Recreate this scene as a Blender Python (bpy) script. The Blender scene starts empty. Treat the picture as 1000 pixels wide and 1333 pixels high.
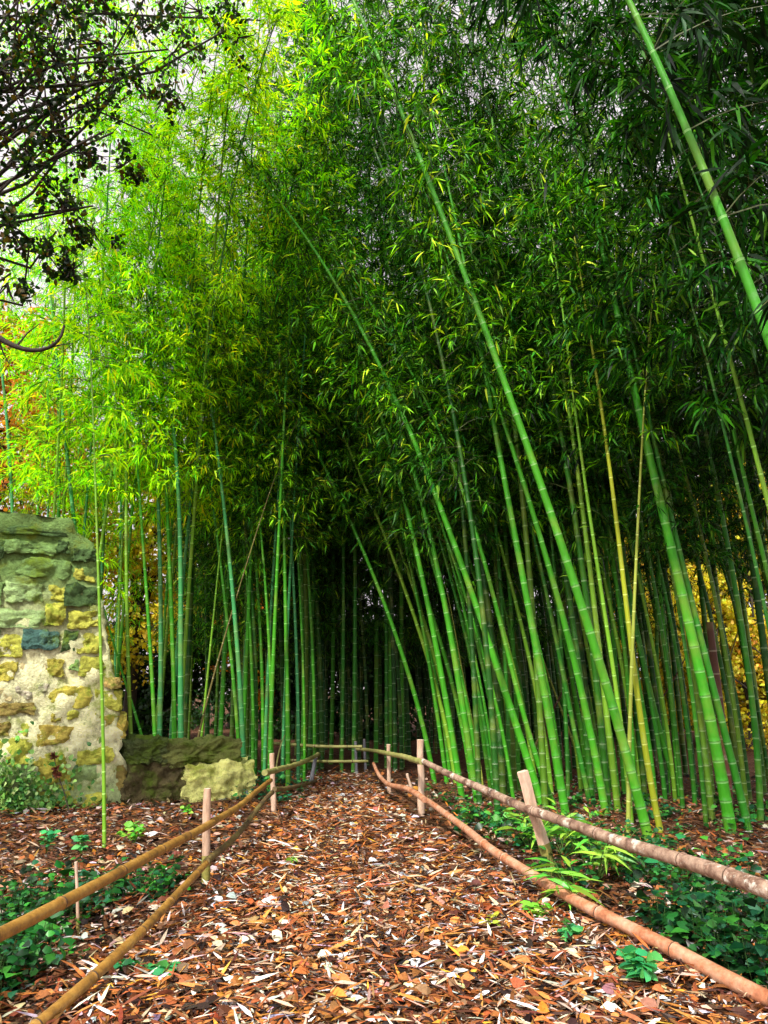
import bpy, math, random
import numpy as np
from mathutils import Vector, noise

SEED = 7
random.seed(SEED)
rng = np.random.default_rng(SEED)
scene = bpy.context.scene
col = scene.collection
R = math.radians

# ------------------------------------------------------------------ camera model
F, CX, CY, HC = 960.0, 500.0, 666.5, 1.5
PITCH = math.atan(234.0 / F)
CP, SP = math.cos(PITCH), math.sin(PITCH)

def ray(px, py):
    a, b = (px - CX) / F, (CY - py) / F
    return np.array([a, CP - b * SP, SP + b * CP])

def ground(px, py):
    d = ray(px, py)
    s = -HC / d[2]
    return np.array([d[0] * s, d[1] * s, 0.0])

def at(px, py, Y, k=0.0):
    """world point seen at (px, py) on the sheet Y = Y0 - k*z"""
    d = ray(px, py)
    s = (Y - k * HC) / (d[1] + k * d[2])
    return np.array([d[0] * s, d[1] * s, HC + d[2] * s])

# ------------------------------------------------------------------ mesh collector
class MB:
    def __init__(self):
        self.v, self.q, self.t, self.qm, self.tm, self.c = [], [], [], [], [], []
        self.n = 0
    def add(self, v, quads=None, tris=None, mat=0, color=(1, 1, 1)):
        v = np.asarray(v, dtype=np.float64).reshape(-1, 3)
        self.v.append(v)
        c = np.asarray(color, dtype=np.float64)
        if c.ndim == 1:
            c = np.broadcast_to(c, (len(v), 3))
        self.c.append(c)
        if quads is not None and len(quads):
            q = np.asarray(quads, dtype=np.int64).reshape(-1, 4)
            self.q.append(q + self.n)
            m = np.asarray(mat); self.qm.append(np.broadcast_to(m, (len(q),)) if m.ndim == 0 else m)
        if tris is not None and len(tris):
            t = np.asarray(tris, dtype=np.int64).reshape(-1, 3)
            self.t.append(t + self.n)
            self.tm.append(np.full(len(t), int(np.max(mat)) if np.ndim(mat) == 0 else 0))
        self.n += len(v)
    def mesh(self, name, mats, smooth=False):
        v = np.concatenate(self.v); c = np.concatenate(self.c)
        q = np.concatenate(self.q) if self.q else np.zeros((0, 4), int)
        t = np.concatenate(self.t) if self.t else np.zeros((0, 3), int)
        qm = np.concatenate(self.qm) if self.qm else np.zeros(0, int)
        tm = np.concatenate(self.tm) if self.tm else np.zeros(0, int)
        me = bpy.data.meshes.new(name)
        me.vertices.add(len(v)); me.vertices.foreach_set('co', v.astype(np.float32).ravel())
        nl = q.size + t.size
        me.loops.add(nl)
        me.loops.foreach_set('vertex_index', np.concatenate([q.ravel(), t.ravel()]).astype(np.int32))
        npoly = len(q) + len(t)
        me.polygons.add(npoly)
        st = np.concatenate([np.arange(len(q)) * 4, q.size + np.arange(len(t)) * 3]).astype(np.int32)
        me.polygons.foreach_set('loop_start', st)
        me.polygons.foreach_set('material_index', np.concatenate([qm, tm]).astype(np.int32))
        me.polygons.foreach_set('use_smooth', np.full(npoly, smooth, dtype=bool))
        at_ = me.attributes.new('Col', 'FLOAT_COLOR', 'POINT')
        at_.data.foreach_set('color', np.concatenate([c, np.ones((len(c), 1))], 1).astype(np.float32).ravel())
        for m in (mats if isinstance(mats, (list, tuple)) else [mats]):
            me.materials.append(m)
        me.update(calc_edges=True)
        return me
    def build(self, name, mats, parent=None, smooth=False, loc=None):
        o = bpy.data.objects.new(name, self.mesh(name, mats, smooth))
        col.objects.link(o)
        if parent is not None: o.parent = parent
        if loc is not None: o.location = loc
        return o

def thing(name, loc, label, cat, group=None):
    o = bpy.data.objects.new(name, None); col.objects.link(o)
    o.empty_display_size = 0.2
    o.location = loc
    return tag(o, label, cat, group)

def tag(o, label=None, cat=None, group=None, kind=None):
    if label: o['label'] = label
    if cat: o['category'] = cat
    if group: o['group'] = group
    if kind: o['kind'] = kind
    return o

def unit(v):
    v = np.asarray(v, float)
    return v / (np.linalg.norm(v, axis=-1, keepdims=True) + 1e-9)

def tube_data(P, rad, sides=8, squash=None):
    P = np.asarray(P, float); n = len(P)
    rad = np.broadcast_to(np.asarray(rad, float), (n,))
    T = unit(np.gradient(P, axis=0))
    up = np.array([0, 0, 1.0]) if abs(T[0][2]) < .9 else np.array([1.0, 0, 0])
    u = unit(np.cross(up, T[0])); V = []
    ang = np.linspace(0, 2 * np.pi, sides, endpoint=False)
    for i in range(n):
        u = unit(u - T[i] * np.dot(u, T[i])); w = np.cross(T[i], u)
        V.append(P[i] + rad[i] * (np.cos(ang)[:, None] * u + np.sin(ang)[:, None] * w))
    V = np.concatenate(V)
    i = np.arange(n - 1)[:, None] * sides; j = np.arange(sides)[None, :]; j2 = (j + 1) % sides
    Q = np.stack([i + j, i + j2, i + sides + j2, i + sides + j], -1).reshape(-1, 4)
    return V, Q

def add_tube(mb, P, rad, sides=8, mat=0, color=(1, 1, 1), cap=True, capmat=None):
    V, Q = tube_data(P, rad, sides)
    mb.add(V, Q, mat=mat, color=color)
    if cap:
        cm = mat if capmat is None else capmat
        cm = int(np.max(cm)) if np.ndim(cm) else cm
        for k, ring in ((0, V[:sides]), (-1, V[-sides:])):
            c = ring.mean(0)
            vv = np.vstack([ring, c]); s = np.arange(sides); s2 = (s + 1) % sides
            tr = np.stack([s2, s, np.full(sides, sides)], -1) if k == 0 else np.stack([s, s2, np.full(sides, sides)], -1)
            mb.add(vv, tris=tr, mat=cm, color=color if np.ndim(color) == 1 else color[0])

# ------------------------------------------------------------------ materials
def nodes_of(name):
    m = bpy.data.materials.new(name); m.use_nodes = True
    nt = m.node_tree
    for n in list(nt.nodes): nt.nodes.remove(n)
    out = nt.nodes.new('ShaderNodeOutputMaterial')
    return m, nt, out

def N(nt, t, **kw):
    n = nt.nodes.new(t)
    for k, v in kw.items():
        if k in n.inputs: n.inputs[k].default_value = v
        else: setattr(n, k, v)
    return n

def mixc(nt, a, b, fac, mode='MIX'):
    n = nt.nodes.new('ShaderNodeMix'); n.data_type = 'RGBA'; n.blend_type = mode
    for sock, val in ((n.inputs[0], fac), (n.inputs[6], a), (n.inputs[7], b)):
        if hasattr(val, 'links') or hasattr(val, 'is_linked'):
            nt.links.new(val, sock)
        else:
            sock.default_value = val if not isinstance(val, tuple) or len(val) == 4 else (*val, 1)
    return n.outputs[2]

def ramp(nt, fac, stops):
    r = nt.nodes.new('ShaderNodeValToRGB')
    el = r.color_ramp.elements
    while len(el) < len(stops): el.new(0.5)
    for e, (p, c) in zip(el, stops):
        e.position = p; e.color = (*c, 1) if len(c) == 3 else c
    nt.links.new(fac, r.inputs[0])
    return r.outputs[0]

def noise_tex(nt, scale, detail=4, rough=.6, coord=None):
    n = N(nt, 'ShaderNodeTexNoise', Scale=scale, Detail=detail, Roughness=rough)
    if coord is not None: nt.links.new(coord, n.inputs['Vector'])
    return n.outputs['Fac']

def bump(nt, h, strength, dist=.02):
    b = N(nt, 'ShaderNodeBump', Strength=strength, Distance=dist)
    nt.links.new(h, b.inputs['Height'])
    return b.outputs['Normal']

def leaf_material(name, trans=.4, rough=.4, spec=.4):
    """vertex colour times object colour, a thin translucent blade"""
    m, nt, out = nodes_of(name)
    a = N(nt, 'ShaderNodeAttribute', attribute_name='Col')
    oi = N(nt, 'ShaderNodeObjectInfo')
    c = mixc(nt, a.outputs['Color'], oi.outputs['Color'], 1.0, 'MULTIPLY')
    p = N(nt, 'ShaderNodeBsdfPrincipled', Roughness=rough)
    p.inputs['Specular IOR Level'].default_value = spec
    nt.links.new(c, p.inputs['Base Color'])
    tr = N(nt, 'ShaderNodeBsdfTranslucent')
    c2 = mixc(nt, c, (1.15, 1.2, .4, 1), 1.0, 'MULTIPLY')
    nt.links.new(c2, tr.inputs['Color'])
    mx = N(nt, 'ShaderNodeMixShader', Fac=trans)
    nt.links.new(p.outputs[0], mx.inputs[1]); nt.links.new(tr.outputs[0], mx.inputs[2])
    nt.links.new(mx.outputs[0], out.inputs['Surface'])
    return m

def culm_material(name, ring=False):
    m, nt, out = nodes_of(name)
    oi = N(nt, 'ShaderNodeObjectInfo')
    g = N(nt, 'ShaderNodeNewGeometry')
    a = N(nt, 'ShaderNodeAttribute', attribute_name='Col')
    mp = N(nt, 'ShaderNodeMapping'); mp.inputs['Scale'].default_value = (1, 1, .12)
    nt.links.new(g.outputs['Position'], mp.inputs['Vector'])
    n1 = noise_tex(nt, 14, 5, .7, mp.outputs[0])
    n2 = noise_tex(nt, 2.2, 3, .6, g.outputs['Position'])
    if ring:
        base = mixc(nt, mixc(nt, oi.outputs['Color'], (2.2, 2.2, 2.2, 1), 1.0, 'MULTIPLY'), (.6, .66, .5, 1), .35)
    else:
        base = mixc(nt, oi.outputs['Color'], a.outputs['Color'], 1.0, 'MULTIPLY')
    c = mixc(nt, base, ramp(nt, n1, [(.3, (.55, .55, .5)), (.6, (1.1, 1.1, 1.1))]), .55, 'MULTIPLY')
    c = mixc(nt, c, (.30, .34, .05, 1), ramp(nt, n2, [(.50, (0, 0, 0)), (.75, (.5, .5, .5))]))
    n4 = noise_tex(nt, 5.5, 6, .75, g.outputs['Position'])
    c = mixc(nt, c, (.30, .42, .27, 1), ramp(nt, n4, [(.56, (0, 0, 0)), (.74, (.28, .28, .28))]))
    p = N(nt, 'ShaderNodeBsdfPrincipled', Roughness=.48)
    p.inputs['Specular IOR Level'].default_value = .3
    nt.links.new(c, p.inputs['Base Color'])
    nt.links.new(bump(nt, n1, .12, .004), p.inputs['Normal'])
    nt.links.new(p.outputs[0], out.inputs['Surface'])
    return m

def wood_material(name, cols, scale=9, rough=.7, spots=None, bumpv=.4, stretch=(1, 1, 1)):
    m, nt, out = nodes_of(name)
    g = N(nt, 'ShaderNodeNewGeometry')
    a = N(nt, 'ShaderNodeAttribute', attribute_name='Col')
    mp = N(nt, 'ShaderNodeMapping'); mp.inputs['Scale'].default_value = stretch
    nt.links.new(g.outputs['Position'], mp.inputs['Vector'])
    n1 = noise_tex(nt, scale, 6, .7, mp.outputs[0])
    n2 = noise_tex(nt, scale * 5, 4, .7, mp.outputs[0])
    k = len(cols) - 1
    c = ramp(nt, n1, [(.3 + .4 * i / k, cc) for i, cc in enumerate(cols)])
    c = mixc(nt, c, ramp(nt, n2, [(.3, (.45, .45, .45)), (.65, (1.1, 1.1, 1.1))]), .6, 'MULTIPLY')
    if spots:
        n3 = noise_tex(nt, 6.5, 5, .75, g.outputs['Position'])
        c = mixc(nt, c, (*spots, 1), ramp(nt, n3, [(.56, (0, 0, 0)), (.62, (.9, .9, .9))]))
    c = mixc(nt, c, a.outputs['Color'], 1.0, 'MULTIPLY')
    p = N(nt, 'ShaderNodeBsdfPrincipled', Roughness=rough)
    nt.links.new(c, p.inputs['Base Color'])
    nt.links.new(bump(nt, n2, bumpv, .006), p.inputs['Normal'])
    nt.links.new(p.outputs[0], out.inputs['Surface'])
    return m

def stone_material(name, moss=.5, mosscol=(.07, .14, .02)):
    m, nt, out = nodes_of(name)
    g = N(nt, 'ShaderNodeNewGeometry')
    a = N(nt, 'ShaderNodeAttribute', attribute_name='Col')
    n1 = noise_tex(nt, 5, 8, .7, g.outputs['Position'])
    n2 = noise_tex(nt, 28, 6, .75, g.outputs['Position'])
    n3 = noise_tex(nt, 2.6, 7, .72, g.outputs['Position'])
    c = mixc(nt, a.outputs['Color'], ramp(nt, n1, [(.3, (.5, .48, .42)), (.47, (1.1, 1.1, 1.08)), (.7, (1.5, 1.45, 1.3))]), .9, 'MULTIPLY')
    c = mixc(nt, c, ramp(nt, n2, [(.30, (.4, .4, .4)), (.55, (1.25, 1.25, 1.25))]), .6, 'MULTIPLY')
    c = mixc(nt, c, (*mosscol, 1), ramp(nt, n3, [(.62 - .22 * moss, (0, 0, 0)), (.72 - .15 * moss, (.85, .85, .85))]))
    p = N(nt, 'ShaderNodeBsdfPrincipled', Roughness=.9)
    p.inputs['Specular IOR Level'].default_value = .2
    nt.links.new(c, p.inputs['Base Color'])
    h = nt.nodes.new('ShaderNodeMath'); h.operation = 'ADD'
    nt.links.new(n1, h.inputs[0]); nt.links.new(n2, h.inputs[1])
    nt.links.new(bump(nt, h.outputs[0], 1.0, .06), p.inputs['Normal'])
    nt.links.new(p.outputs[0], out.inputs['Surface'])
    return m

def ground_material(name, cols, sc=30):
    m, nt, out = nodes_of(name)
    g = N(nt, 'ShaderNodeNewGeometry')
    v = N(nt, 'ShaderNodeTexVoronoi', Scale=sc, Randomness=1.0)
    n0 = noise_tex(nt, 6, 4, .6, g.outputs['Position'])
    dv = mixc(nt, g.outputs['Position'], n0, .12, 'ADD')
    nt.links.new(dv, v.inputs['Vector'])
    s = N(nt, 'ShaderNodeSeparateColor'); nt.links.new(v.outputs['Color'], s.inputs[0])
    k = len(cols) - 1
    c = ramp(nt, s.outputs[0], [(i / k, cc) for i, cc in enumerate(cols)])
    n2 = noise_tex(nt, 3, 5, .7, g.outputs['Position'])
    c = mixc(nt, c, ramp(nt, n2, [(.3, (.35, .32, .3)), (.65, (1, 1, 1))]), .8, 'MULTIPLY')
    p = N(nt, 'ShaderNodeBsdfPrincipled', Roughness=.95)
    p.inputs['Specular IOR Level'].default_value = .15
    nt.links.new(c, p.inputs['Base Color'])
    nt.links.new(bump(nt, v.outputs['Distance'], .8, .02), p.inputs['Normal'])
    nt.links.new(p.outputs[0], out.inputs['Surface'])
    return m

def litter_material(name):
    m, nt, out = nodes_of(name)
    g = N(nt, 'ShaderNodeNewGeometry')
    a = N(nt, 'ShaderNodeAttribute', attribute_name='Col')
    n1 = noise_tex(nt, 60, 4, .7, g.outputs['Position'])
    c = mixc(nt, a.outputs['Color'], ramp(nt, n1, [(.3, (.5, .48, .45)), (.6, (1.1, 1.1, 1.1))]), .7, 'MULTIPLY')
    p = N(nt, 'ShaderNodeBsdfPrincipled', Roughness=.6)
    p.inputs['Specular IOR Level'].default_value = .3
    nt.links.new(c, p.inputs['Base Color'])
    nt.links.new(p.outputs[0], out.inputs['Surface'])
    return m

M_LEAF = leaf_material('bamboo_leaf', .30, .5, .22)
M_LIMELEAF = leaf_material('lime_bamboo_leaf', .58, .5, .2)
M_TREELEAF = leaf_material('tree_leaf', .45, .5, .3)
M_IVY = leaf_material('ivy_leaf', .2, .4, .4)
M_CULM = culm_material('bamboo_culm')
M_RING = culm_material('bamboo_node_ring', ring=True)
M_TWIG = wood_material('twig_bark', [(.05, .06, .02), (.10, .14, .03)])
M_BARK = wood_material('dark_bark', [(.02, .015, .01), (.06, .045, .03)], 7, .9, None, .9)
M_POST = wood_material('peeled_post_wood', [(.50, .30, .18), (.68, .46, .32), (.76, .58, .44)], 6, .75, None, .4, (1, 1, .25))
M_POSTEND = wood_material('cut_wood_end', [(.70, .52, .36), (.8, .64, .48)], 20, .8)
M_MOSSPOST = wood_material('mossy_post_foot', [(.10, .11, .02), (.28, .26, .05), (.36, .26, .08)], 8, .85)
M_GREYPOST = wood_material('weathered_grey_post', [(.10, .10, .11), (.22, .22, .25), (.32, .32, .34)], 8, .85, None, .6, (1, 1, .3))
M_PINKPOLE = wood_material('dry_pink_bamboo', [(.26, .08, .035), (.50, .19, .09), (.62, .33, .20), (.66, .42, .30)], 6, .48, None, .3)
M_LICHENPOLE = wood_material('lichen_bamboo', [(.05, .035, .03), (.22, .12, .08), (.46, .31, .22), (.56, .42, .33)], 7, .55, (.66, .60, .50), .5)
M_YELPOLE = wood_material('ochre_bamboo', [(.12, .06, .015), (.34, .17, .03), (.46, .27, .06)], 7, .5, None, .35)
M_DARKPOLE = wood_material('dark_mossy_pole', [(.05, .03, .015), (.14, .09, .03), (.24, .20, .05)], 5, .7, None, .5)
M_GREENPOLE = wood_material('greenish_pole', [(.16, .16, .04), (.30, .30, .08), (.42, .38, .15)], 5, .6, None, .3)
M_RAILRING = wood_material('rail_node_ring', [(.05, .03, .02), (.16, .09, .05)], 20, .7)
M_STONE = stone_material('rubble_stone', .5, (.24, .38, .03))
M_MORTAR = stone_material('lime_mortar', .5, (.34, .42, .05))
M_MOSSY = stone_material('mossy_block', .7, (.11, .18, .012))
M_PALEBLOCK = stone_material('pale_mossy_block', .45, (.40, .50, .04))
M_GROUND = ground_material('forest_floor', [(.05, .022, .012), (.11, .045, .02), (.20, .085, .04), (.09, .05, .025), (.27, .15, .09)], 26)
M_PATH = ground_material('mulch_path', [(.06, .025, .014), (.16, .062, .028), (.26, .11, .055), (.10, .045, .02), (.36, .22, .15)], 30)
M_LITTER = litter_material('dry_leaf')

# ------------------------------------------------------------------ leaf scatter
def leaves(mb, pos, direc, length, width, color, droop=.18, upmix=.6, mat=0, roll=None):
    """lance-shaped folded blades; all arguments are arrays over the leaves"""
    n = len(pos)
    if n == 0: return
    d = unit(direc)
    ref = np.zeros((n, 3)); ref[:, 2] = 1
    ref = ref * upmix + rng.normal(size=(n, 3)) * (1 - upmix) * .9
    s = unit(np.cross(d, ref)); nrm = np.cross(s, d)
    L = length[:, None]; W = width[:, None]
    dn = np.zeros((n, 3)); dn[:, 2] = -1
    dr = droop * L
    b = pos
    m1 = pos + d * L * .28 + dn * dr * .08
    m2 = pos + d * L * .62 + dn * dr * .38
    tip = pos + d * L + dn * dr
    f = nrm * W * .22
    V = np.stack([b, m1 - s * W * .46 + f, m1 + s * W * .46 + f, m2 - s * W * .36 + f, m2 + s * W * .36 + f, tip], 1).reshape(-1, 3)
    i = np.arange(n)[:, None] * 6
    Q = i + np.array([[1, 2, 4, 3]])
    T = np.concatenate([i + np.array([[0, 2, 1]]), i + np.array([[3, 4, 5]])])
    mb.add(V, Q, T, mat=mat, color=np.repeat(color, 6, axis=0))

def broad_leaves(mb, pos, direc, length, width, color, upmix=.6, mat=0):
    n = len(pos)
    if n == 0: return
    d = unit(direc)
    ref = np.zeros((n, 3)); ref[:, 2] = 1
    ref = ref * upmix + rng.normal(size=(n, 3)) * (1 - upmix)
    s = unit(np.cross(d, ref)); nrm = np.cross(s, d)
    L = length[:, None]; W = width[:, None]
    f = nrm * W * .18
    V = np.stack([pos, pos + d * L * .3 - s * W * .5 + f, pos + d * L * .3 + s * W * .5 + f,
                  pos + d * L * .7 - s * W * .38 + f * .6, pos + d * L * .7 + s * W * .38 + f * .6, pos + d * L - nrm * W * .1], 1).reshape(-1, 3)
    i = np.arange(n)[:, None] * 6
    Q = i + np.array([[1, 2, 4, 3]])
    T = np.concatenate([i + np.array([[0, 2, 1]]), i + np.array([[3, 4, 5]])])
    mb.add(V, Q, T, mat=mat, color=np.repeat(color, 6, axis=0))

def palette(n, cols, weights=None, jit=.15):
    cols = np.asarray(cols, float)
    k = rng.choice(len(cols), n, p=weights)
    c = cols[k] * (1 + rng.normal(size=(n, 1)) * jit) * (1 + rng.normal(size=(n, 3)) * jit * .4)
    return np.clip(c, .004, .95)

LEAFCOLS = [(.007, .035, .003), (.025, .12, .006), (.07, .28, .010), (.19, .52, .015), (.04, .26, .04), (.45, .68, .06)]  # near-black to bright spread puts sun and shadow contrast into leaf colour
LEAFW = [.27, .26, .20, .14, .07, .06]
LIMEC = [(.03, .12, .006), (.12, .36, .010), (.26, .60, .015), (.40, .78, .025), (.09, .42, .06), (.62, .74, .05)]  # brighter set: backlit glow of the left foliage painted as leaf colour
LIMEW = [.14, .21, .27, .21, .11, .06]

def spray(mb, p0, d0, L, droop, twigs, per, lsize, lcols=LEAFCOLS, lw=LEAFW, thick=.006, hang=.45):
    """one side branch: curved twig wood and fans of drooping leaves"""
    u = np.linspace(0, 1, 5)[:, None]
    dn = np.array([0, 0, -1.0])
    path = p0 + d0 * L * u + dn * droop * L * u * u
    V, Q = tube_data(path, np.linspace(thick, thick * .25, 5), 3)
    mb.add(V, Q, mat=1, color=(1, 1, 1))
    tu = rng.uniform(.18, 1.0, twigs)
    base = p0 + d0 * L * tu[:, None] + dn * droop * L * (tu ** 2)[:, None]
    tv = unit(d0 * .7 + rng.normal(size=(twigs, 3)) * [.62, .62, .42] + dn * .12) * rng.uniform(.16, .42, (twigs, 1)) * min(1.0, L * 1.3)
    sd_ = unit(np.cross(tv, [0, 0, 1.0])) * .0022
    q = np.arange(twigs)[:, None] * 4
    mb.add(np.stack([base - sd_, base + sd_, base + tv + sd_ * .4, base + tv - sd_ * .4], 1).reshape(-1, 3), q + np.array([[0, 1, 2, 3]]), mat=1, color=(1, 1, 1))
    k = np.repeat(np.arange(twigs), per)
    n = len(k)
    s = rng.uniform(.35, 1.05, n)[:, None]
    pos = base[k] + tv[k] * s + rng.normal(size=(n, 3)) * .015 + dn * .05 * s * s
    dr = unit(tv[k]) * .75 + rng.normal(size=(n, 3)) * .5 + dn * hang
    ln = rng.uniform(.55, 1.15, n) * lsize
    leaves(mb, pos, dr, ln, ln * rng.uniform(.11, .17, n), palette(n, lcols, lw), .22)

# ------------------------------------------------------------------ bamboo
def smooth_path(P, step):
    P = np.asarray(P, float)
    s = np.concatenate([[0], np.cumsum(np.linalg.norm(np.diff(P, axis=0), axis=1))])
    deg = min(4, len(P) - 1)
    w = np.ones(len(P)); w[0] = 6
    co = [np.polyfit(s / s[-1], P[:, a], deg, w=w) for a in range(3)]
    n = max(8, int(s[-1] / step))
    f = lambda t: np.stack([np.polyval(c, t) for c in co], -1)
    return f, s[-1]

def culm_mesh(f, length, r0, rtip=.3, sides=9, inter=.27, ringw=.02):
    """jointed stem: swollen nodes with a waxy pale band under each"""
    s = .05; nodes = []
    while s < length - .15:
        nodes.append(s)
        h = s / length
        s += inter * (.55 + min(1.0, s / 1.6) * .55) * (1 - .35 * max(0, h - .6)) * random.uniform(.88, 1.12)
    ss, rr, mm, cc = [], [], [], []
    rad = lambda x: r0 * (1 - (1 - rtip) * (x / length) ** 1.15)
    ss.append(0.0); rr.append(rad(0)); mm.append(0); cc.append(.8)
    for nd in nodes:
        r = rad(nd)
        w = ringw * (.6 + .4 * r / .05)
        for ds, k, m, c in ((-w, 1.0, 1, .95), (-.004, 1.02, 1, 1), (.0, 1.10, 0, .6), (.006, 1.02, 0, .85), (.05, .985, 0, 1.0)):
            ss.append(nd + ds); rr.append(r * k); mm.append(m); cc.append(c)
    ss.append(length); rr.append(rad(length)); mm.append(0); cc.append(1)
    ss = np.array(ss); ok = np.concatenate([[True], np.diff(ss) > 1e-4])
    ss = np.maximum.accumulate(ss)
    P = f(ss / length)
    V, Q = tube_data(P, np.array(rr), sides)
    mb = MB()
    fm = np.repeat(np.array(mm[:-1]), sides)
    colr = np.repeat(np.array(cc)[:, None] * np.ones(3), sides, axis=0)
    mb.add(V, Q, mat=fm, color=colr)
    return mb, nodes

def foliage_mesh(f, length, nodes, zmin, lsize, dens, reach, lcols=LEAFCOLS, lw=LEAFW, bias=None, hang=.45):
    mb = MB()
    az = random.uniform(0, 6.28)
    for nd in nodes:
        t = nd / length
        p = f(np.array([t]))[0]
        if p[2] < zmin: continue
        q = (p[2] - zmin) / max(1.0, 3.0)
        az += math.pi + random.uniform(-.7, .7)
        for b in range(2):
            if random.random() > dens[0]: continue
            a = az + b * random.uniform(.5, 1.1)
            el = random.uniform(.15, .8)
            d0 = np.array([math.cos(a) * math.cos(el), math.sin(a) * math.cos(el), math.sin(el)])
            if bias is not None: d0 = unit(d0 + np.array(bias))
            L = reach * random.uniform(.55, 1.1) * (1 - .55 * t ** 3) * (.65 + .35 * min(1, q))
            spray(mb, p, d0, L, random.uniform(.25, .6), max(3, int(dens[1] * L)), dens[2], lsize, lcols, lw, .004 + .003 * L, hang)
    # leading tip
    p = f(np.array([.97]))[0]; tdir = unit(f(np.array([1.0]))[0] - f(np.array([.95]))[0])
    if p[2] > zmin:
        spray(mb, p, tdir, reach * .6, .5, int(dens[1]), dens[2], lsize, lcols, lw, .004, hang)
    return mb

BAMBOO_GROUP = 'bamboo stems of the grove'
def green(kind):
    j = random.uniform(.85, 1.15)
    base = {'green': (.06, .36, .014), 'dark': (.03, .22, .014), 'blue': (.06, .34, .10), 'yellow': (.38, .43, .02),
            'lime': (.19, .44, .025), 'straw': (.38, .44, .06), 'brown': (.13, .05, .03), 'cane': (.20, .17, .05)}[kind]
    return tuple(min(.9, c * j * random.uniform(.95, 1.05)) for c in base) + (1,)

def fitted(pts, wpx, label, kind='green', Y0=None, k=.04, zmin=3.6, ext=2.5, leaf=.185, dens=(.85, 11, 8), reach=1.3,
           tint=(1, 1, 1), bent=.25, rtip=.2, lcols=LEAFCOLS, lw=LEAFW, foliage=True, bias=None, group=BAMBOO_GROUP, hang=.45, world=None):
    """a stem that stands where the photo shows it: foot on the ground, then leaning through the given sight lines"""
    if world is not None:
        P = [np.array(p, float) for p in world]; Y0 = 0; rest = []
    elif Y0 is None:
        g = ground(*pts[0]); Y0 = g[1]; P = [g]
        rest = pts[1:]
    else:
        P = []; rest = pts
    for (x, y) in rest: P.append(at(x, y, Y0, k))
    P = np.array(P)
    if world is None and P[0][2] > .02:
        d = P[1] - P[0]; d = d / max(.2, d[2]) * P[0][2]
        d[:2] *= .7
        P = np.vstack([P[0] - d, P]); 
    P[0][2] = -.02
    if ext > 0 and world is None:
        d = unit(P[-1] - P[-2]); cur = P[-1].copy(); ad = []
        for i in range(3):
            d = unit(d + np.array([0, 0, -bent * .25]) + np.array([d[0], d[1], 0]) * .05)
            cur = cur + d * ext / 3; ad.append(cur.copy())
        P = np.vstack([P, ad])
    base = P[0].copy(); base[2] = 0
    f, length = smooth_path(P - base, .2)
    depth = np.dot(P[0] - np.array([0, 0, HC]), np.array([0, CP, SP]))
    r0 = wpx * .86 / 2 / F * depth
    root = thing('bamboo', base, label, 'bamboo', group)
    mb, nodes = culm_mesh(f, length, r0, rtip, 10 if wpx > 9 else 7)
    c = mb.build('culm', [M_CULM, M_RING], root, True); c.color = green(kind)
    if foliage:
        if tint[0] in (LIME[0], GOLD[0]) or 'lime' in group: lcols, lw = LIMEC, LIMEW
        fm = foliage_mesh(f, length, nodes, zmin, leaf, dens, reach, lcols, lw, bias, hang)
        if fm.n:
            o = fm.build('foliage', [M_LIMELEAF if lcols is LIMEC else M_LEAF, M_TWIG], root); o.color = (*tint, 1)
    return root

LIME = (2.2, 1.85, .5); MID = (1.6, 1.5, .75); DARK = (.45, .62, .55); SHADE = (.3, .5, .3); GOLD = (1.3, 1.1, .8); BRIGHT = (1.95, 1.75, .7)  # foliage tints

# right of the path, front row -------------------------------------------------
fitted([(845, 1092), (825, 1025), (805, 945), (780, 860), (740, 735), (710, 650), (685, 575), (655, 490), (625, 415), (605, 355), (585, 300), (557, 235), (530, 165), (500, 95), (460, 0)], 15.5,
       'longest bright green bamboo, sweeping from right of the path up to the top centre', 'green', zmin=5.6, ext=2.5, tint=BRIGHT)
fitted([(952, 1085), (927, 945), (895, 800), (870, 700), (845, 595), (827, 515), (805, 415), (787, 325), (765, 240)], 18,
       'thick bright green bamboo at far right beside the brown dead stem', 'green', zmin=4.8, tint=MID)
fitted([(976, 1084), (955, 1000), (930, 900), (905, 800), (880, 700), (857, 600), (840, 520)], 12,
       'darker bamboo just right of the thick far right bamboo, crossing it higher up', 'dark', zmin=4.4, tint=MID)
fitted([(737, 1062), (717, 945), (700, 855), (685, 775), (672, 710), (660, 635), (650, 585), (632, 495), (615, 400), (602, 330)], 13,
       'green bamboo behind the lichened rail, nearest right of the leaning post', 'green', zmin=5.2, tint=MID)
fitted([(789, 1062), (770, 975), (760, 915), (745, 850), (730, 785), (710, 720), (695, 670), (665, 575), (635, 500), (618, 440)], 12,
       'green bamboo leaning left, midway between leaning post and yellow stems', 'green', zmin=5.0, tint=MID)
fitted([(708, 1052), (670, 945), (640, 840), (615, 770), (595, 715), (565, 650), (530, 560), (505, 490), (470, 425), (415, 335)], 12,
       'strongly leaning green bamboo rising from behind the leaning post', 'green', zmin=4.9, tint=BRIGHT)
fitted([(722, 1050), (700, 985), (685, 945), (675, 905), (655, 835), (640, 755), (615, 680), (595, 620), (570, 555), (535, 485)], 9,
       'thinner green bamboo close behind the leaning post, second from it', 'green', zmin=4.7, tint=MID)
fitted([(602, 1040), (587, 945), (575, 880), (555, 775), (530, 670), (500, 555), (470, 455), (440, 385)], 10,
       'green bamboo behind the rail right of the tall peeled post', 'green', zmin=4.6, tint=BRIGHT)
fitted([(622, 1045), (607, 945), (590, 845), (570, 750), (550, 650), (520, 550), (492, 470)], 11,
       'green bamboo beside the one nearest the tall peeled post, slightly thicker', 'green', zmin=4.4, tint=MID)
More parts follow.
